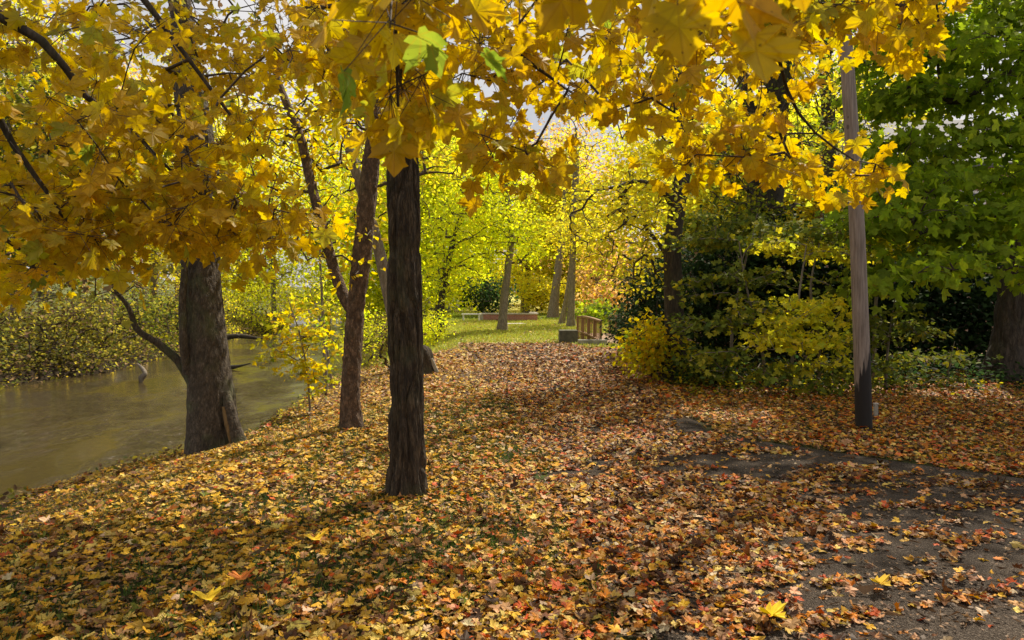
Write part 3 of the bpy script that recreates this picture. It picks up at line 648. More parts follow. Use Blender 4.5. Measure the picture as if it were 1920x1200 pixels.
usap('bright yellow-leaved sapling midway between the dark trunk and the wooden pole', 1482, 11.2, (.028, (1488, 640, 11.2, .024), (1500, 540, 11.2, .018), (1512, 460, 11.2, .01)),
     [(1505, 590, 10.8, 55, 20, 0), (1540, 560, 10.9, 40, 10, 0), (1450, 620, 10.9, 45, 14, 0), (1530, 640, 10.8, 50, 14, 0), (1470, 560, 11.2, 50, 14, 0), (1560, 470, 11.4, 50, 12, 0), (1480, 450, 11.6, 60, 16, 0)], seed=22, pal='yellow')
usap('sapling with two thin pale stems close on the left of the wooden pole', 1535, 11.4, (.03, (1535, 640, 11.4, .026), (1520, 540, 11.4, .02), (1540, 440, 11.4, .01)),
     [(1570, 600, 11.2, 45, 12, 0), (1580, 520, 11.3, 40, 10, 0), (1590, 680, 11.2, 50, 14, 0), (1500, 690, 11., 60, 14, 0), (1560, 420, 11.6, 60, 14, 0)], seed=23)
usap('low leafy sapling right of the wooden pole under the maple', 1660, 11.5, (.025, (1665, 650, 11.5, .02), (1675, 580, 11.5, .012), (1680, 540, 11.5, .006)),
     [(1690, 600, 11.3, 55, 16, 0), (1665, 570, 11.4, 40, 8, 0), (1640, 680, 11.3, 40, 10, 0)], seed=24)
usap('small sprig of yellow leaves low in the dark beneath the maple', 1775, 12, (.018, (1780, 690, 12, .014), (1785, 660, 12, .009), (1790, 640, 12, .005)),
     [(1780, 665, 12, 40, 10, 0), (1705, 665, 11.8, 30, 8, 0)], seed=25)
usap('tall sapling with golden leaves showing just right of the pole at mid height', 1640, 12.4, (.04, (1640, 600, 12.4, .03), (1650, 500, 12.4, .022), (1660, 420, 12.3, .012)),
     [(1665, 425, 11.8, 55, 22, 0), (1640, 390, 12, 50, 14, 0), (1650, 450, 12, 45, 12, 0)], seed=26, pal='yellow')
usap('olive sapling behind the others with a high spreading top', 1370, 13.6, (.035, (1375, 600, 13.6, .03), (1400, 480, 13.6, .02), (1420, 400, 13.6, .01)),
     [(1400, 430, 13.6, 100, 40, 0), (1480, 420, 13.8, 90, 36, 0), (1350, 400, 13.6, 70, 24, 0), (1540, 440, 14, 60, 20, 0)], seed=27, size=.08, per=12)
# 11 shrubs right of path
SG = 'shrubs along the right of the path'
def shrub(label, px, py, Y, rx, ry, rY, n, pal, size=.08, per=14, lod=5, group=SG, rc=.2, mat='leaf'):
    c = W(px, py, Y)
    return plant('shrub', label, 'shrub', (c[0], Y), None, [(c, (rx/F*Y, rY, ry/F*Y), n)], size=size, lod=lod, pal=pal, per=per, rc=rc, group=group, leafname='foliage', rt=.004, coh=.6, mat=mat)
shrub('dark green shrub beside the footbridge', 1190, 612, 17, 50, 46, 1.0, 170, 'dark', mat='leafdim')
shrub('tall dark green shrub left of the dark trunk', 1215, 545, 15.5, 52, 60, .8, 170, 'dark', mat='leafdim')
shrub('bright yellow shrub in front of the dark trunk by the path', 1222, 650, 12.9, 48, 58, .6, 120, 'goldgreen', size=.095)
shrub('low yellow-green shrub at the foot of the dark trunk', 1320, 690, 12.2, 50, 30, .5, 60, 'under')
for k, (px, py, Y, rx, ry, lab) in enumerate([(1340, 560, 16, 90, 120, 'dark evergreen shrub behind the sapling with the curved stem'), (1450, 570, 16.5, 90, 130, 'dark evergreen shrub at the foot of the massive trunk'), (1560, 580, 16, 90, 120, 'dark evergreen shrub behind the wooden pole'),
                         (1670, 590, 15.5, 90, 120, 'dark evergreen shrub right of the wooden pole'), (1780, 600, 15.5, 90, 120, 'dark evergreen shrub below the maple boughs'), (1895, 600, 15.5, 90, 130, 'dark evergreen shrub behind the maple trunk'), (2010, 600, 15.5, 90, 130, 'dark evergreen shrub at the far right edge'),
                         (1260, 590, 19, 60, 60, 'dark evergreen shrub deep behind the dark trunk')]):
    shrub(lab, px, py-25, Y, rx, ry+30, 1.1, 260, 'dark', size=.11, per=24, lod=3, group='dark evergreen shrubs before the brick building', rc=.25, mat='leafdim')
# ------------------------------------------------------------------ far bank and background
FB = 'bushes along the far river bank'
rows_ = [(17.5, 'olive', 1.3), (21, 'olive', 1.6), (24.5, 'olive', 1.5), (28, 'olive', 2.0), (32, 'under', 1.8), (37, 'olive', 2.2), (43, 'yellow', 2.2), (51, 'lime', 2.6), (61, 'yellow', 3.0)]
wd = ['leftmost olive bush above the far waterline', 'olive bush second from the left above the far waterline', 'green-brown bush above the pale driftwood on the far bank', 'olive bush behind the crooked limb on the far bank', 'lime bush across the water behind the grey trunk',
      'olive bush across the water right of the grey trunk', 'yellow bush across the water behind the sapling', 'lime bush far up the river bend', 'yellow bush farthest up the river']
for k, ((Y, pal, s), lab) in enumerate(zip(rows_, wd)):
    x = float(xf(Y))-1.6
    plant('bush', lab, 'bush', (x, Y), None, [((x, Y, .35+s*.3), (2.2+s*.3, 2.2, s*.62), 150), ((x+.9, Y, -.5), (1.2, 2.2, .45), 30)], size=.13, lod=3, pal=pal, per=13, rc=.34, group=FB, leafname='foliage', rt=.008)
BT = 'trees on the far river bank'
specs = [(-19, 19, 9, 'olive', 'leftmost tree across the river with olive leaves'), (-21, 24, 11, 'olive', 'second tree from the left across the river, olive-brown'), (-19.5, 28.5, 9, 'under', 'third tree from the left across the river, mottled green'),
         (-24, 33, 13, 'yellow', 'tall yellow tree across the river behind the grey trunk'), (-20.5, 39, 11, 'yellow', 'yellow tree across the river right of the grey trunk'), (-23, 47, 14, 'yellow', 'golden tree across the river above the saplings'),
         (-19.5, 56, 13, 'lime', 'lime tree at the river bend left of the dark tree'), (-14, 66, 14, 'lime', 'lime tree at the river bend behind the dark tree'), (-30, 40, 14, 'copper', 'coppery tree on the hillside across the river'), (-34, 30, 12, 'copper', 'coppery tree high on the far left hillside')]
for k, (x, Y, h, pal, lab) in enumerate(specs):
    h *= 1.35
    z = float(gz(x, Y)); lean = R.normal()*.4
    tr = [(x, Y, z, .22), (x+lean*.5, Y, z+h*.3, .18), (x+lean, Y, z+h*.6, .12), (x+lean*1.5, Y, z+h, .03)]
    sparse = .55 if pal in ('copper', 'olive') else 1.
    plant('tree', lab, 'tree', (x, Y), tr, [((x+lean, Y, z+h*.62), (h*.26, h*.25, h*.36), int(460*sparse)), ((x+lean*.5, Y, z+h*.28), (h*.26, h*.24, h*.16), 120)], size=.19, lod=3, pal=pal, per=17, rc=.5, group=BT, bark='greybark', sides=10, rings=14, seed=k, rt=.009, twigs='greytwig')
BG = 'trees along the far edge of the park'
specs = [(-20, 74, 15, 'lime', 'lime tree seen far up the river beyond the flaking trunk'), (-27, 68, 15, 'yellow', 'yellow tree on the far bank seen beyond the sapling'), (-11, 60, 12, 'lime', 'lime tree where the river bends behind the dark tree'), (-36, 62, 16, 'copper', 'coppery tree high up the river valley at left'), (-5.5, 52, 11, 'lime', 'lime tree right behind the bushy one at the left of the lawn'), (5, 62, 13, 'yellow', 'yellow tree between the clump of trunks and the far trees'), (-8, 78, 15, 'lime', 'lime tree in the far distance left of the lawn'), (-3, 70, 13, 'lime', 'lime tree in the far distance behind the bench'), (2.5, 88, 16, 'copper', 'pale coppery tree in the far distance above the brick wall'), (8, 76, 15, 'copper', 'coppery tree in the far distance above the footbridge'),
         (13, 66, 14, 'yellow', 'yellow tree in the far distance right of the footbridge'), (19, 60, 14, 'yellow', 'tall yellow tree behind the drooping yellow limb'), (14, 44, 11, 'yellow', 'yellow tree between the dark trunk and the far trees'), (12, 33, 10, 'yellow', 'yellow tree behind the dark evergreen shrubs'), (15, 37, 12, 'lime', 'green-yellow tree behind the massive dark trunk'), (24, 46, 13, 'yellow', 'yellow tree behind the brick building'), (-14, 95, 15, 'yellow', 'yellow tree farthest up the river valley'),
         (26, 80, 16, 'copper', 'coppery tree far off on the right')]
for k, (x, Y, h, pal, lab) in enumerate(specs):
    h *= 1.1 if (x, Y) in ((14, 44), (12, 33), (5, 62), (15, 37)) else 1.5
    z = float(gz(x, Y)); lean = R.normal()*.5
    tr = [(x, Y, z, .28), (x+lean*.5, Y, z+h*.3, .22), (x+lean, Y, z+h*.6, .14), (x+lean*1.5, Y, z+h, .03)]
    dn = .6 if pal == 'copper' else 1
    plant('tree', lab, 'tree', (x, Y), tr, [((x+lean, Y, z+h*.58), (h*.24, h*.22, h*.38), int(520*dn)), ((x, Y, z+h*.17), (h*.22, h*.18, h*.13), 150)], size=.34, lod=3, pal=pal, per=18, rc=.75, group=BG, bark='greybark', sides=10, rings=14, seed=k, rt=.012, twigs='greytwig')

# ------------------------------------------------------------------ overhanging maples
def spray_region(poly_fn, n, y0, y1):
    pass
def sprays(regs):
    out = []
    for (x0, x1, ya, yb, d0, d1, n) in regs:
        px = x0+(x1-x0)*R.random(n); u = R.random(n); Y = d0+(d1-d0)*R.random(n)
        yl = np.interp(px, [x0, x1], yb) if hasattr(yb, '__len__') else yb
        py = ya+(yl-ya)*u
        out.append(np.c_[(px-960)/F*Y, Y, CAMZ-(py-HY)/F*Y])
    return np.concatenate(out)
A1 = sprays([(-60, 330, -20, 230, 3.0, 4.4, 30), (120, 470, 200, (400, 430), 3.1, 4.4, 56), (0, 240, 240, 440, 3.1, 4.2, 34), (80, 580, 390, (440, 460), 3.2, 4.2, 42), (430, 600, -20, (300, 200), 3.4, 4.8, 14), (-60, 190, 440, (560, 530), 4.2, 5.6, 34), (120, 480, 0, 200, 4.4, 5.8, 22), (-40, 560, -20, (420, 300), 5.2, 7.2, 46), (-250, -100, -100, 500, 2.5, 4, 16)])
l1 = tp((-260, -90, 2.9, .05), (0, 35, 3.1, .026), (60, 62, 3.15, .022), (110, 110, 3.2, .018), (165, 185, 3.3, .015), (245, 242, 3.4, .011), (330, 330, 3.5, .007), (430, 400, 3.6, .004))
l2 = tp((-260, 60, 2.9, .05), (-60, 160, 3.1, .022), (0, 225, 3.2, .016), (30, 280, 3.25, .014), (80, 348, 3.3, .010), (130, 420, 3.4, .006), (200, 460, 3.5, .004))
l3 = tp((-260, -200, 3.2, .05), (60, -120, 3.6, .03), (230, -40, 3.9, .022), (330, 80, 4.1, .015), (420, 200, 4.2, .010), (520, 330, 4.3, .005))
l4 = tp((-260, -90, 2.9, .05), (-150, 200, 3.5, .03), (-60, 380, 4., .018), (40, 470, 4.4, .010), (120, 500, 4.6, .005))
mb = (-5.4, 1.0)
zz = float(gz(*mb))
trunk1 = [(mb[0], mb[1], zz, .24), (-5.2, 1.3, 1.6, .20), (-4.7, 1.8, 2.9, .17), (-3.9, 2.4, 3.6, .12), (-3.3, 2.8, 4.6, .08)]
con = [[(-4.7, 1.8, 2.9, .09)]+[l1[0]], [(-4.7, 1.8, 2.9, .09)]+[l2[0]], [(-3.9, 2.4, 3.6, .08)]+[l3[0]], [(-4.7, 1.8, 2.8, .08), l4[0]]]
plant('maple_tree', 'golden maple boughs with dark branches reaching in from the upper left over the river', 'tree', mb, trunk1, [], att=A1, size=.081, lod=1, pal='gold', per=8, rc=.10, flat=.8, droop=1.1, stemname='boughs', bark='darkbark', style='scaly', sides=30, rings=60, seed=31,
      limbs=[c[:1]+l for c, l in zip(con, (l1, l2, l3, l4))], attr_from=.8, mat='leafnear', rt=.0021, petiole=True, asc=.2, coh=.5, curl=.5)
A2 = sprays([(560, 700, -60, (170, 220), 3.2, 4.8, 20), (600, 720, 60, 210, 3.2, 3.8, 8), (690, 820, -60, (120, 140), 1.45, 2.1, 9), (715, 785, 100, 230, 1.9, 2.5, 11), (830, 1000, -60, (240, 260), 2.8, 4.4, 24), (900, 1010, 250, 340, 2.9, 3.3, 10), (1000, 1240, -60, (200, 200), 2.8, 4.4, 30), (1220, 1500, -60, (230, 230), 2.7, 4.4, 38),
             (1240, 1420, 220, 325, 3.3, 3.9, 12), (1440, 1560, 250, 320, 3.3, 3.9, 7), (1640, 1660, 300, 330, 3.5, 3.7, 2), (1560, 1640, 325, 335, 3.5, 3.8, 4), (1480, 1700, -60, (70, 60), 2.6, 3.8, 28), (1680, 1790, -60, (90, 90), 2.8, 3.6, 9), (1140, 1390, -240, (-150, -150), 1.25, 1.6, 6), (1240, 1370, -130, (-75, -75), 1.05, 1.2, 3), (860, 1060, -160, (-90, -90), 1.8, 2.4, 6),
             (560, 1260, -20, (270, 210), 5, 7.6, 50), (1250, 1550, -20, (300, 280), 5, 7., 20), (1400, 1900, -200, -40, 2.4, 4, 16), (600, 1300, -260, -80, 2, 4, 24)])
m1 = tp((1050, -900, 1.5, .03), (950, -400, 2.2, .022), (930, -100, 2.6, .014), (925, 50, 2.9, .010), (985, 110, 3.0, .008), (1060, 165, 3.1, .006), (1130, 215, 3.2, .004))
m2 = tp((1050, -900, 1.5, .03), (1250, -450, 2.0, .022), (1400, -150, 2.6, .015), (1450, 60, 3.1, .010), (1480, 180, 3.3, .008), (1530, 250, 3.4, .006), (1600, 300, 3.5, .004))
m3 = tp((1050, -900, 1.5, .03), (820, -500, 1.6, .015), (760, -250, 1.7, .010), (745, -60, 1.8, .006), (742, 60, 1.9, .004), (746, 200, 2.0, .002))
m4 = tp((1050, -900, 1.5, .03), (1500, -500, 2.2, .02), (1650, -250, 2.8, .012), (1740, -60, 3.0, .007), (1760, 40, 3.1, .004))
m5 = tp((1050, -900, 1.5, .03), (700, -500, 2.4, .02), (640, -220, 3, .012), (650, -40, 3.3, .008), (640, 130, 3.5, .004))
m6 = tp((1050, -900, 1.5, .03), (1200, -500, 1.3, .012), (1270, -250, 1.2, .006), (1290, -90, 1.15, .003))
mb2 = (1.6, -2.2); zz = float(gz(*mb2))
trunk2 = [(mb2[0], mb2[1], zz, .26), (1.5, -2.0, 1.8, .22), (1.2, -1.2, 3.2, .16), (.7, .2, 3.9, .10), (.3, 1.2, 4.3, .06)]
con = (.7, .2, 3.9, .06)
plant('maple_tree', 'golden maple boughs with large leaves hanging down across the top of the view', 'tree', mb2, trunk2, [], att=A2, size=.083, lod=1, pal='gold', per=7, rc=.085, flat=.9, droop=1.3, stemname='boughs', bark='darkbark', style='scaly', sides=30, rings=60, seed=33,
      limbs=[[con]+m[1:] for m in (m1, m2, m3, m4, m5, m6)], attr_from=.85, mat='leafnear', rt=.002, petiole=True, asc=.2, coh=.6, curl=.5)

# ------------------------------------------------------------------ fallen leaves, grass, undergrowth
def nearhole(x, y):   # keep litter from passing through tree 1
    return (x+.85)**2+(y-5.5)**2 < .17**2
fal = Leaves()
FP = {'y': (.70, .43, .03), 'py': (.70, .53, .14), 'o': (.64, .24, .025), 'ro': (.54, .10, .015), 'tan': (.46, .26, .10), 'pink': (.58, .34, .19), 'beige': (.60, .48, .33), 'br': (.17, .075, .03), 'db': (.065, .03, .015), 'gold': (.52, .30, .03), 'gr': (.20, .24, .03)}
keys = list(FP)
def fall_col(x, y, onp):
    n = len(x); W_ = np.zeros((n, len(keys)))
    left = sst(1.2, -2.5, x); far = sst(8, 16, y); right = sst(2.5, 4.5, x)*(~onp)
    def s(k, v): W_[:, keys.index(k)] = v
    zone = vn(x*.45+3, y*.45)
    s('y', 2.0+4.2*left-1.6*far-.9*onp); s('py', 1.4+2.6*left-.3*far); s('o', 2.3+1.2*zone-1.8*left-.6*far+1.8*right); s('ro', 1.0+.8*zone-.5*left-.55*far+1.2*right)
    s('tan', 2.0+2.0*far); s('pink', 1.0+.4*onp-.3*left); s('beige', .5+.9*onp+.8*far-.4*right); s('br', 1.5+1.4*onp+1.8*far+.8*right); s('db', 1.0+.9*onp+1.0*far+.5*right); s('gold', 1.8+.8*left-.5*far); s('gr', .5*left)
    W_ = np.maximum(W_, .02); c = np.cumsum(W_, 1)/W_.sum(1, keepdims=True)
    i = (R.random((n, 1)) > c).sum(1); i = np.minimum(i, len(keys)-1)
    col = np.array([FP[k] for k in keys])[i]
    return np.clip(col*np.array([1., .93, .8])*(.58+.55*R.random((n, 1)))*(1+(R.random((n, 3))-.5)*.15), 0, .85)
def scatter(x0, x1, y0, y1, dens, lod, size, thin_path=True):
    n = int((x1-x0)*(y1-y0)*dens); x = x0+(x1-x0)*R.random(n); y = y0+(y1-y0)*R.random(n)
    onp = on_path(x, y)
    # drifts on the asphalt: long streaks, bare between them
    # drift pattern runs across the path
    u = x*.9+y*.55; v = y*1.6-x*.45
    dr = .5*fbm(u*1.0+5, v*1.6+2, 0, 3)+.5*fbm(u*3.0, v*5.2, 0, 2)
    bare = sst(.4, 2.6, x-path_l(y))*sst(13, 7, y)
    keep_p = .04+.96*sst(.475, .56, dr+.20*(1-bare)-.035*sst(3.0, 0.5, y-3))
    edge = sst(.50, .38, path_r(y)-x)*(y > 4.5)*(y < 8.6)*(x > 2.0)      # bare rim along the right-hand edge
    keep_p = keep_p*(1-.95*edge*(vn(x*1.4, y*1.4+4) > .25))
    lawn = sst(.12, .42, fbm(x*1.4+20, y*1.4)); lawn = np.where(x < .6, .5+.5*sst(.30, .56, fbm(x*1.1+20, y*1.3)), .6+.4*lawn)
    lawn = np.where(y > 21.5, .05+.25*(vn(x*.8, y*.8) > .6), lawn)
    rt = (x > 2.4) & ~onp; lawn = np.where(rt, lawn*(.62+.3*vn(x, y)), lawn)
    ok = R.random(n) < np.where(onp, keep_p, lawn)
    ok &= (x > xb(y)-.15) & ~nearhole(x, y)
    x, y, onp = x[ok], y[ok], onp[ok]; n = len(x)
    heap = np.where(onp, .03, .035)
    z = gz(x, y)+.014+heap*R.random(n)**1.5
    an = R.random(n)*2*math.pi; t = np.c_[np.cos(an), np.sin(an), R.normal(size=n)*.30]
    nr = R.normal(size=(n, 3))*.26; nr[:, 2] += 1; nr[:, 2] *= np.where(R.random(n) < .5, 1, -1)
    col = fall_col(x, y, onp)
    S = size*(.45+.65*R.random(n)+.55*R.random(n)**5)
    # dry brown leaves curl more
    dry = 1-np.clip(col[:, 0]*1.6, 0, 1)
    fal.add(leaf_geo(np.c_[x, y, z]-unit(t)*S[:, None]*.4, t, nr, S, lod, col, curl=(R.random(n)-.35)*(.7+1.2*dry), fold=(R.random(n)-.4)*(.7+.9*dry), asp=.45+.7*R.random(n)))
scatter(-4.2, 4.2, 2.6, 4.9, 1450, 1, .050)
scatter(-5.6, 5.4, 4.9, 6.5, 1350, 2, .052)
scatter(-6.2, 9.5, 6.5, 10.5, 980, 2, .055)
scatter(-5.2, 9.5, 10.5, 16, 480, 2, .068)
scatter(-5.2, 6., 16, 24, 300, 3, .095)
scatter(-5., 12, 24, 44, 60, 3, .13)
# crumbs and stalks between the leaves
def crumbs(x0, x1, y0, y1, dens):
    n = int((x1-x0)*(y1-y0)*dens); x = x0+(x1-x0)*R.random(n); y = y0+(y1-y0)*R.random(n)
    onp = on_path(x, y); ok = (x > xb(y)-.1) & ~nearhole(x, y) & (R.random(n) < np.where(onp, .12+.5*(fbm(x*2.1, y*2.6) > .52), 1)); x, y = x[ok], y[ok]; n = len(x)
    an = R.random(n)*2*math.pi; t = np.c_[np.cos(an), np.sin(an), R.normal(size=n)*.2]; nr = R.normal(size=(n, 3))*.3; nr[:, 2] += 1
    stalk = R.random(n) < .25
    fal.add(leaf_geo(np.c_[x, y, gz(x, y)+.016+.02*R.random(n)], t, nr, np.where(stalk, .05+.09*R.random(n), .012+.022*R.random(n)), 3, np.array([.20, .115, .055])*(.35+1.5*R.random((n, 1))**1.5), curl=R.normal(size=n)*.4, fold=.1, asp=np.where(stalk, .05, .8)))
crumbs(-4.5, 4.5, 2.6, 6, 900); crumbs(-6, 8, 6, 10, 300)
fo = fal.build('fallen_leaves', M['fallen']); tag(fo, 'carpet of yellow, orange and brown maple leaves on the ground', 'fallen leaves', kind='stuff')
# loose bright leaves that stand out
for px, py, c, sz, lab in [(1435, 1175, (.82, .62, .03), .15, 'bright yellow leaf lying flat on bare asphalt at the bottom edge'), (588, 1026, (.80, .55, .03), .13, 'large yellow leaf on the grass in front of the dark tree'), (450, 1100, (.62, .20, .03), .13, 'pinkish orange leaf on the shaded grass at lower left'),
                           (1640, 1117, (.78, .52, .05), .12, 'curled yellow leaf alone near the lower right asphalt'), (385, 1138, (.80, .56, .03), .14, 'golden leaf deepest in the shade at lower left')]:
    Y = CAMZ*F/(py-HY); x = (px-960)/F*Y; z = float(gz(x, Y))+.055
    g = leaf_geo(np.array([[0, 0, 0.]]), np.array([[.5, -.8, .05]]), np.array([[.1, -.1, 1.]]), np.array([sz*.8]), 1, np.array([c]), curl=.5, fold=.3)
    o = link('fallen_leaf', nmesh('fallen_leaf', g[0], g[1], g[2], g[3]), M['fallen'], loc=(x, Y, z)); tag(o, lab, 'leaf', 'bright leaves lying singly on the ground')
# grass
gx = []
def grass(x0, x1, y0, y1, dens, h, c, w=.004, thr=.0):
    n = int((x1-x0)*(y1-y0)*dens); x = x0+(x1-x0)*R.random(n); y = y0+(y1-y0)*R.random(n)
    ok = ~on_path(x, y) & (x > xb(y)-.3) & (fbm(x*1.2+4, y*1.2) > thr) & ~nearhole(x, y); x, y = x[ok], y[ok]; n = len(x)
    z = gz(x, y)-.005; an = R.random(n)*2*math.pi; hh = h*(.5+.8*R.random(n)); ln = R.normal(size=(n, 2))*.45
    d = np.c_[np.cos(an), np.sin(an)]*w
    b0 = np.c_[x-d[:, 0], y-d[:, 1], z]; b1 = np.c_[x+d[:, 0], y+d[:, 1], z]
    m_ = np.c_[x+ln[:, 0]*hh*.4, y+ln[:, 1]*hh*.4, z+hh*.6]; tpp = np.c_[x+ln[:, 0]*hh, y+ln[:, 1]*hh, z+hh]
    V = np.stack([b0, b1, m_+np.c_[d*.6, np.zeros(n)], m_-np.c_[d*.6, np.zeros(n)], tpp], 1).reshape(-1, 3)
    k = np.arange(n)[:, None]*5
    Fq = np.stack([k+[[0, 1, 2]], k+[[0, 2, 3]], k+[[3, 2, 4]]], 1).reshape(-1, 3)
    col = np.array(c)*(.6+.8*R.random((n, 1)))*(1+(R.random((n, 3))-.5)*.3)
    gx.append((V, Fq, np.repeat(col, 5, 0)))
grass(-5.8, 1.0, 2.6, 7.5, 2200, .06, (.07, .12, .022), thr=.38)
grass(-5.4, 1.0, 7.5, 12, 900, .06, (.08, .12, .022), .006, thr=.38)
grass(2.2, 9, 5., 10.5, 500, .055, (.11, .13, .03), .006, thr=.38)
grass(-5, 10, 20.5, 45, 150, .09, (.36, .38, .06), .02, thr=.2)  # far lawn blades, pale because sunlight is painted into their colour
grass(-6, 12, 45, 62, 40, .12, (.26, .32, .05), .05)
n0 = 0; Vv = []; Ff = []; Cc = []
for V, Fq, C in gx: Vv.append(V); Ff.append(Fq+n0); Cc.append(C); n0 += len(V)
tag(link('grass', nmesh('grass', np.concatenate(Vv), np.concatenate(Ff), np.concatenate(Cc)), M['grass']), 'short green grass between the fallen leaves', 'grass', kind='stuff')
# undergrowth at right and on banks
ug = Leaves()
def under(x, y, h, size, pal, lod=5, mat=None):
    n = len(x); z = gz(x, y)+h*R.random(n)**1.3
    t = R.normal(size=(n, 3)); t[:, 2] = R.normal(size=n)*.4; nr = R.normal(size=(n, 3))*.5; nr[:, 2] += 1
    ug.add(leaf_geo(np.c_[x, y, z], t, nr, size*(.5+.8*R.random(n)), lod, pick(pal, n), fold=.15))
n = 6500; x = 2.6+9.5*R.random(n); y = 9.6+4.5*R.random(n)+.25*(x < 6); k = (y > 9.9+.10*np.abs(x-4)+1.0*vn(x*1.3, y*.2)) & (x > 2.7+(y-10)*.05); k &= (x < 6.2) | (R.random(n) < .25); under(x[k], y[k], .22, .065, 'under')
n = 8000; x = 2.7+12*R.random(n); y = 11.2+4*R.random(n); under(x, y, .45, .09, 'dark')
n = 5000; y = 7+16*R.random(n); x = xb(y)-.75+1.0*R.random(n)**.7; k = vn(x*2, y*1.3) > .42; under(x[k], y[k], .14, .06, 'olive')
n = 30000; y = 14+50*R.random(n); x = xf(y)+.75-6*R.random(n)**1.3; under(x, y, .5, .12, 'olive', 3)
n = 5000; y = 24+30*R.random(n); x = xb(y)+1.2*R.random(n); under(x, y, .5, .12, 'lime', 3)
o = ug.build('undergrowth', M['leaf']); tag(o, 'low leafy undergrowth along the banks and under the shrubs', 'undergrowth', kind='stuff')

# ------------------------------------------------------------------ built things
# wooden pole with black tarred foot
def pole():
    Yp = 8.2; x = (1620-960)/F*Yp; z0 = float(gz(x, Yp))
    root = empty('utility_pole', (x, Yp, z0), 'weathered wooden pole with a charred black foot at the edge of the grass', 'pole')
    P = np.array([(x, Yp, z0, .098), (*W(1617, 700, Yp), .094), (*W(1610, 500, Yp), .088), (*W(1600, 300, Yp), .081), (*W(1587, 100, Yp), .074), (*W(1570, -150, Yp), .068), (*W(1556, -360, Yp), .064)])
    V, Fq = trunk_mesh(P, 64, 300, 'smooth', .0, seed=41)
    V = V-np.array([x, Yp, z0])
    m, nt, out = newmat('weathered_pole_wood'); L = nt.links
    tc = nd(nt, 'ShaderNodeTexCoord'); mp = nd(nt, 'ShaderNodeMapping'); mp.inputs['Scale'].default_value = (1, 1, .05); L.new(tc.outputs['Object'], mp.inputs[0])
    n = nd(nt, 'ShaderNodeTexNoise', Scale=60., Detail=6., Roughness=.65); L.new(mp.outputs[0], n.inputs['Vector'])
    sp = nd(nt, 'ShaderNodeSeparateXYZ'); L.new(tc.outputs['Object'], sp.inputs[0])
    wood = ramp(nt, n.outputs[0], [(.3, (.10, .075, .06)), (.5, (.22, .17, .14)), (.75, (.34, .28, .24))])
    # slanting tar edge: higher on the right
    mp2 = nd(nt, 'ShaderNodeMapping'); mp2.inputs['Scale'].default_value = (1, 1, .1); L.new(tc.outputs['Object'], mp2.inputs[0])
    n3 = nd(nt, 'ShaderNodeTexNoise', Scale=26., Detail=4.); L.new(mp2.outputs[0], n3.inputs['Vector'])
    edge = math_(nt, 'ADD', math_(nt, 'MULTIPLY', sp.outputs[0], 3.4), math_(nt, 'MULTIPLY', math_(nt, 'SUBTRACT', n3.outputs[0], .5), 1.2))
    hgt = math_(nt, 'SUBTRACT', sp.outputs[2], math_(nt, 'ADD', edge, .90))
    mr = nd(nt, 'ShaderNodeMapRange'); L.new(hgt, mr.inputs[0]); mr.inputs[1].default_value = -.05; mr.inputs[2].default_value = .05
    c = mixc(nt, mr.outputs[0], (.010, .007, .006), wood.outputs[0])
    # knots
    vo = nd(nt, 'ShaderNodeTexVoronoi', Scale=5.); mp3 = nd(nt, 'ShaderNodeMapping'); mp3.inputs['Scale'].default_value = (1, 1, .6); L.new(tc.outputs['Object'], mp3.inputs[0]); L.new(mp3.outputs[0], vo.inputs['Vector'])
    kn = math_(nt, 'LESS_THAN', vo.outputs['Distance'], .09); c = mixc(nt, math_(nt, 'MULTIPLY', kn, .7), c, (.05, .035, .025))
    pb = nd(nt, 'ShaderNodeBsdfPrincipled', Roughness=.75); L.new(c, pb.inputs['Base Color'])
    bp = nd(nt, 'ShaderNodeBump', Strength=.5, Distance=.01); L.new(n.outputs[0], bp.inputs['Height']); L.new(bp.outputs[0], pb.inputs['Normal']); L.new(pb.outputs[0], out.inputs[0])
    link('shaft', nmesh('shaft', V, Fq, smooth=True), m, root)
pole()
# small marker post beside the pole
Yp = 8.9; x = (1642-960)/F*Yp; z0 = float(gz(x, Yp)); r_ = empty('marker_post', (x, Yp, z0), 'short grey marker post just right of the wooden pole', 'post')
mb_ = MB(); mb_.box((0, 0, .08), (.05, .04, .20)); mb_.build('post', M['concrete'], r_, bevel=.006)
mb_ = MB(); mb_.box((0, 0, .19), (.06, .05, .02)); mb_.build('cap', M['stone'], r_, bevel=.006)

# low brick wall with stone cap
c = np.array([1.4, 44., 0]); z0 = float(gz(0, 44)); r_ = empty('brick_wall', (0, 44, z0), 'low red brick wall with pale stone cap across the far lawn', 'wall')
m_ = MB(); m_.box((-.105, .2, .20), (3.49, .4, .42)); m_.box((1.43, 1.9, .20), (.42, 3.0, .42)); m_.build('brickwork', M['brick'], r_)
m_ = MB(); m_.box((-.06, .2, .4525), (3.54, .5, .085)); m_.box((1.43, 1.952, .4525), (.52, 3.0, .085)); m_.build('cap', M['stone'], r_, bevel=.01)
m_ = MB(); m_.box((-1.98, .2, .24), (.26, .5, .5)); m_.build('pier', M['stone'], r_, bevel=.01)
# bench left of the wall
r_ = empty('bench', (-2.6, 43.6, z0), 'pale backless stone bench at the left end of the brick wall', 'bench')
m_ = MB(); m_.box((0, 0, .44), (1.25, .4, .07)); m_.build('seat', M['white'], r_, bevel=.01)
for sx in (-.5, .5):
    m_ = MB(); m_.box((sx, 0, .2), (.09, .32, .41)); m_.build('leg', M['white'], r_, bevel=.008)
# flat stone in the grass
z = float(gz(.1, 38.5)); m_ = MB(); m_.box((0, 0, .02), (1.1, 1.0, .1), .3); o = m_.build('stone_slab', M['stone'], bevel=.03); o.location = (.15, 38.5, z); tag(o, 'flat pale stone slab in the sunlit grass before the brick wall', 'slab')

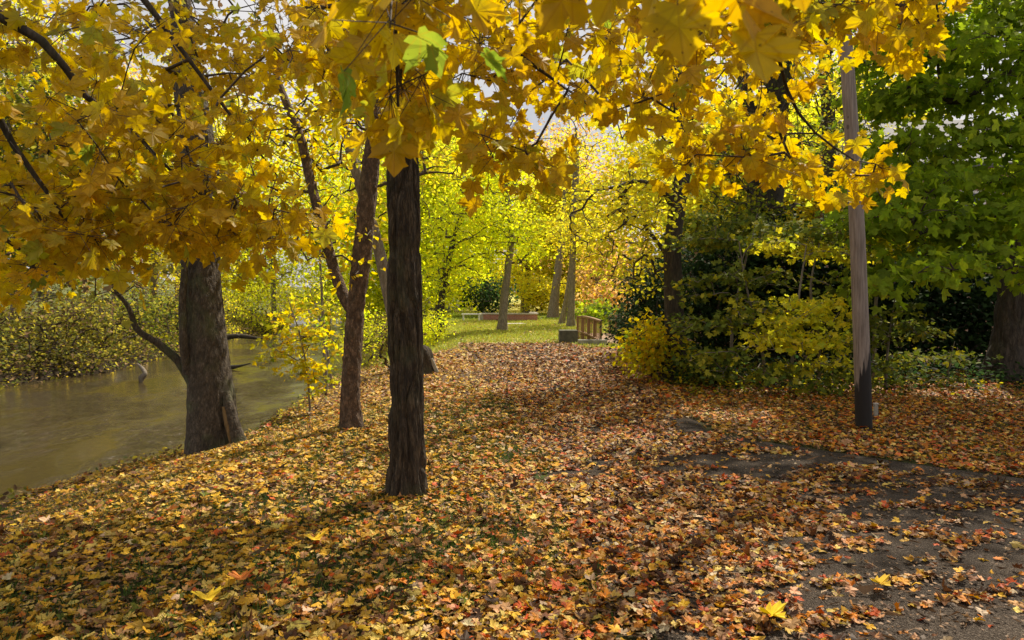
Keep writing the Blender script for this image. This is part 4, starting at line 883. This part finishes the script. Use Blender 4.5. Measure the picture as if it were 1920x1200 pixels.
# footbridge
bx0, by0 = 2.93, 22.6; bx1, by1 = 2.37, 24.6
d = np.array([bx1-bx0, by1-by0]); Lb = float(np.linalg.norm(d)); d = d/Lb; nrm = np.array([d[1], -d[0]])   # nrm to the right
z0 = float(gz(bx0, by0)); r_ = empty('footbridge', (bx0, by0, z0), 'small arched wooden footbridge with slatted rails right of the lawn', 'bridge')
def arch(t): return .12+.21*math.sin(math.pi/2*min(1, max(0, t)))
def rail(off):
    P = lambda t, z: (d[0]*t*Lb+nrm[0]*off, d[1]*t*Lb+nrm[1]*off, z)
    a = math.atan2(d[1], d[0])
    mp_ = MB(); N_ = 15
    for i in range(N_):
        t = (i+.5)/N_; zt = arch(t)+.65-.12*t; mp_.box(P(t, (zt+.07)/2), (.05, .02, zt-.07), a)
    mp_.build('pickets', M['fencewood'], r_)
    for t in (0, .25, .5, .75, 1):
        q = MB(); zt = arch(t)+.67-.12*t; q.box(P(t, zt/2), (.07, .075, zt), a); q.build('post', M['fencewood'], r_, bevel=.005)
    for nm, dz, th in (('top_rail', .65, .06), ('middle_rail', .0, .05)):
        q = MB(); K = 10
        for i in range(K):
            t0, t1 = i/K-.01, (i+1)/K+.0
            kk = .12 if dz > .3 else 0; A, B_ = np.array(P(t0, arch(t0)+dz-kk*t0)), np.array(P(t1, arch(t1)+dz-kk*t1)); s = np.array([nrm[0], nrm[1], 0])*.048; u = np.array([0, 0, th/2])
            q.hexa([A-s-u, A-s+u, A+s-u, A+s+u, B_-s-u, B_-s+u, B_+s-u, B_+s+u])
        q.build(nm, M['fencewood'], r_)
rail(0.); rail(1.25)
q = MB(); K = 12
for i in range(K):
    t0, t1 = i/K, (i+.92)/K
    A = np.array([d[0]*t0*Lb+nrm[0]*.08, d[1]*t0*Lb+nrm[1]*.08, arch(t0)-.10]); B_ = np.array([d[0]*t1*Lb+nrm[0]*.08, d[1]*t1*Lb+nrm[1]*.08, arch(t1)-.10]); s = np.array([nrm[0], nrm[1], 0])*1.1; u = np.array([0, 0, .025])
    q.hexa([A-u, A+u, A+s-u, A+s+u, B_-u, B_+u, B_+s-u, B_+s+u])
q.build('deck', M['fencewood'], r_)
q = MB(); q.box((-.28, -.12, .04), (.95, .25, .24)); q.build('footing', M['concrete'], r_, bevel=.01)
z = float(gz(1.9, 23.3)); q = MB(); q.box((0, 0, .18), (.62, .6, .52)); o = q.build('retaining_block', simple('mossy_concrete', (.10, .095, .06), .9, .4, 7, .3), bevel=.02); o.location = (1.92, 23.4, z); tag(o, 'dark mossy concrete block at the left foot of the footbridge', 'block')

# stump with leaning board behind the main tree
Ys = 14.2; x = (795-960)/F*Ys; z0 = float(gz(x, Ys)); r_ = empty('tree_stump', (x, Ys, z0), 'broken brown stump half hidden behind the dark tree', 'stump')
V, Fq = trunk_mesh(np.array([(0, 0, 0, .20), (.0, 0, .25, .17), (-.03, 0, .5, .15), (-.05, 0, .62, .05)]), 40, 30, 'furrow', .6, seed=50); link('stump_wood', nmesh('stump_wood', V, Fq, smooth=True), M['furrow'], r_)
q = MB(); Ab = np.array([0, 0, 0.]); q.hexa([(-.02, -.03, .34), (-.02, .03, .34), (.05, -.03, .36), (.05, .03, .36), (.15, -.03, -.02), (.15, .03, -.02), (.22, -.03, -.02), (.22, .03, -.02)])
o = q.build('board', M['concrete']); o.location = (x+.14, Ys-.1, z0); tag(o, 'short grey board leaning against the broken stump', 'board')
# driftwood
def log(label, pts, k, mat='greybark'):
    P = np.array(pts); b0 = P[0, :3].copy(); P[:, :3] -= b0
    V, Fq = trunk_mesh(P, 14, 24, 'scaly', 0, seed=k, sink=0)
    o = link('driftwood', nmesh('driftwood', V, Fq, smooth=True), M[mat], loc=b0); tag(o, label, 'driftwood', 'driftwood in the river')
z = WZ
log('pale crooked driftwood standing in the water below the far bank', [(*W(264, 718, 22.2), .05), (*W(266, 708, 22.2), .10), (*W(272, 700, 22.2), .07), (*W(266, 690, 22.4), .06), (*W(258, 682, 22.6), .02)], 61)
log('dark driftwood branch lying on the water right of the grey trunk', [(*W(405, 692, 26), .10), (*W(432, 689, 26), .09), (*W(450, 686, 26), .05), (*W(470, 681, 26), .02)], 62, 'darkbark')
log('thin dark branch at the waterline behind the limb', [(*W(425, 632, 38), .16), (*W(450, 630, 38), .14), (*W(480, 634, 38), .08), (*W(505, 636, 38), .03)], 63, 'darkbark')

# brick building behind the right-hand trees
r_ = empty('brick_house', (15.2, 26, float(gz(15.2, 26))), 'brick building with grey gable roof glimpsed between the trees at upper right', 'building')
def put(nm, c, dd, mat, par=None, bev=0):
    q = MB(); q.box(c, dd); return q.build(nm, mat, par or r_, bevel=bev)
put('wall', (6., 5, 2.9), (12, 10, 7.4), M['brickhouse'])
q = MB(); hx = .35
e0, e1, ht, pk = 6.6, 6.6, 6.6, 9.6
V = [(-hx, -.5, e0), (12+hx, -.5, e0), (-hx, 5, pk), (12+hx, 5, pk), (-hx, 10.5, e0), (12+hx, 10.5, e0)]
V2 = [(a, b, c_-.18) for a, b, c_ in V]
q.add(V+V2, [[0, 1, 3, 2], [2, 3, 5, 4], [7, 6, 8, 9], [9, 8, 10, 11], [0, 6, 7, 1], [4, 5, 11, 10], [0, 2, 8, 6], [2, 4, 10, 8], [1, 7, 9, 3], [3, 9, 11, 5]]); q.build('roof', M['roof'], r_)
q = MB()
q.add([(0, .02, 6.58), (0, 9.98, 6.58), (0, 5, 9.35), (0, 5, 9.35), (.2, .02, 6.58), (.2, 9.98, 6.58), (.2, 5, 9.35), (.2, 5, 9.35)], [[0, 1, 2, 3], [5, 4, 6, 7], [0, 2, 6, 4], [1, 5, 6, 2]]); q.build('gable', M['white'], r_)
for xx in (2.2, 5.5, 9):
    for zz_ in (1.6, 4.8):
        w_ = put('window', (xx, -.01, zz_), (1.2, .1, 1.6), M['white']); put('pane', (xx, -.055, zz_), (1.0, .03, 1.4), M['glass'], w_)
r2 = empty('brick_wing', (5.2, 19.5, 0), 'low dark brick outbuilding hidden behind the shrubs right of the path', 'building')
q = MB(); q.box((4.2, 1.5, 1.4), (8.0, 3, 3.0)); q.build('wall', M['brickhouse'], r2)
q = MB(); q.box((4.2, 1.5, 2.98), (8.3, 3.3, .16)); q.build('roof', M['roof'], r2)

# ------------------------------------------------------------------ camera, light
cam = bpy.data.cameras.new('camera'); co = bpy.data.objects.new('camera', cam); COL.objects.link(co); sc.camera = co
co.location = (0, 0, CAMZ); co.rotation_euler = (math.radians(90), 0, 0)
cam.lens = 36*F/1920; cam.sensor_width = 36; cam.shift_y = -(600-HY)/1920; cam.clip_end = 1000; cam.clip_start = .05
cam.dof.use_dof = True; cam.dof.focus_distance = 7; cam.dof.aperture_fstop = 5.6
az, el = math.radians(SUN_AZ), math.radians(SUN_EL)
S = (math.sin(az)*math.cos(el), math.cos(az)*math.cos(el), math.sin(el))
from mathutils import Vector
sl = bpy.data.lights.new('sun', 'SUN'); sl.energy = 5.; sl.angle = math.radians(.6); sl.color = (1, .90, .74)
so = bpy.data.objects.new('sun', sl); COL.objects.link(so); so.rotation_euler = Vector(S).to_track_quat('Z', 'Y').to_euler()
w = bpy.data.worlds.new('World'); sc.world = w; w.use_nodes = True; nt = w.node_tree; bgn = nt.nodes['Background']
sky = nt.nodes.new('ShaderNodeTexSky'); sky.sky_type = 'NISHITA'; sky.sun_disc = False; sky.sun_elevation = el; sky.sun_rotation = az; sky.air_density = 1.; sky.dust_density = 2.5
tc = nt.nodes.new('ShaderNodeTexCoord'); nz = nd(nt, 'ShaderNodeTexNoise', Scale=2.2, Detail=6., Roughness=.6); nt.links.new(tc.outputs['Generated'], nz.inputs['Vector'])
mr = nd(nt, 'ShaderNodeMapRange'); nt.links.new(nz.outputs[0], mr.inputs[0]); mr.inputs[1].default_value = .3; mr.inputs[2].default_value = .55; mr.inputs[3].default_value = .35; mr.inputs[4].default_value = .95
c = mixc(nt, mr.outputs[0], sky.outputs[0], (12.8, 12.5, 12.5))
nt.links.new(c, bgn.inputs[0]); bgn.inputs[1].default_value = .05
sc.view_settings.view_transform = 'Standard'; sc.view_settings.look = 'None'; sc.view_settings.exposure = 0.42; sc.view_settings.gamma = 1
cy = sc.cycles; cy.max_bounces = 6; cy.diffuse_bounces = 4; cy.transmission_bounces = 4; cy.glossy_bounces = 3; cy.use_denoising = True; cy.sample_clamp_indirect = 8
print('TRIS', sum(len(o.data.polygons) for o in sc.objects if o.type == 'MESH'))
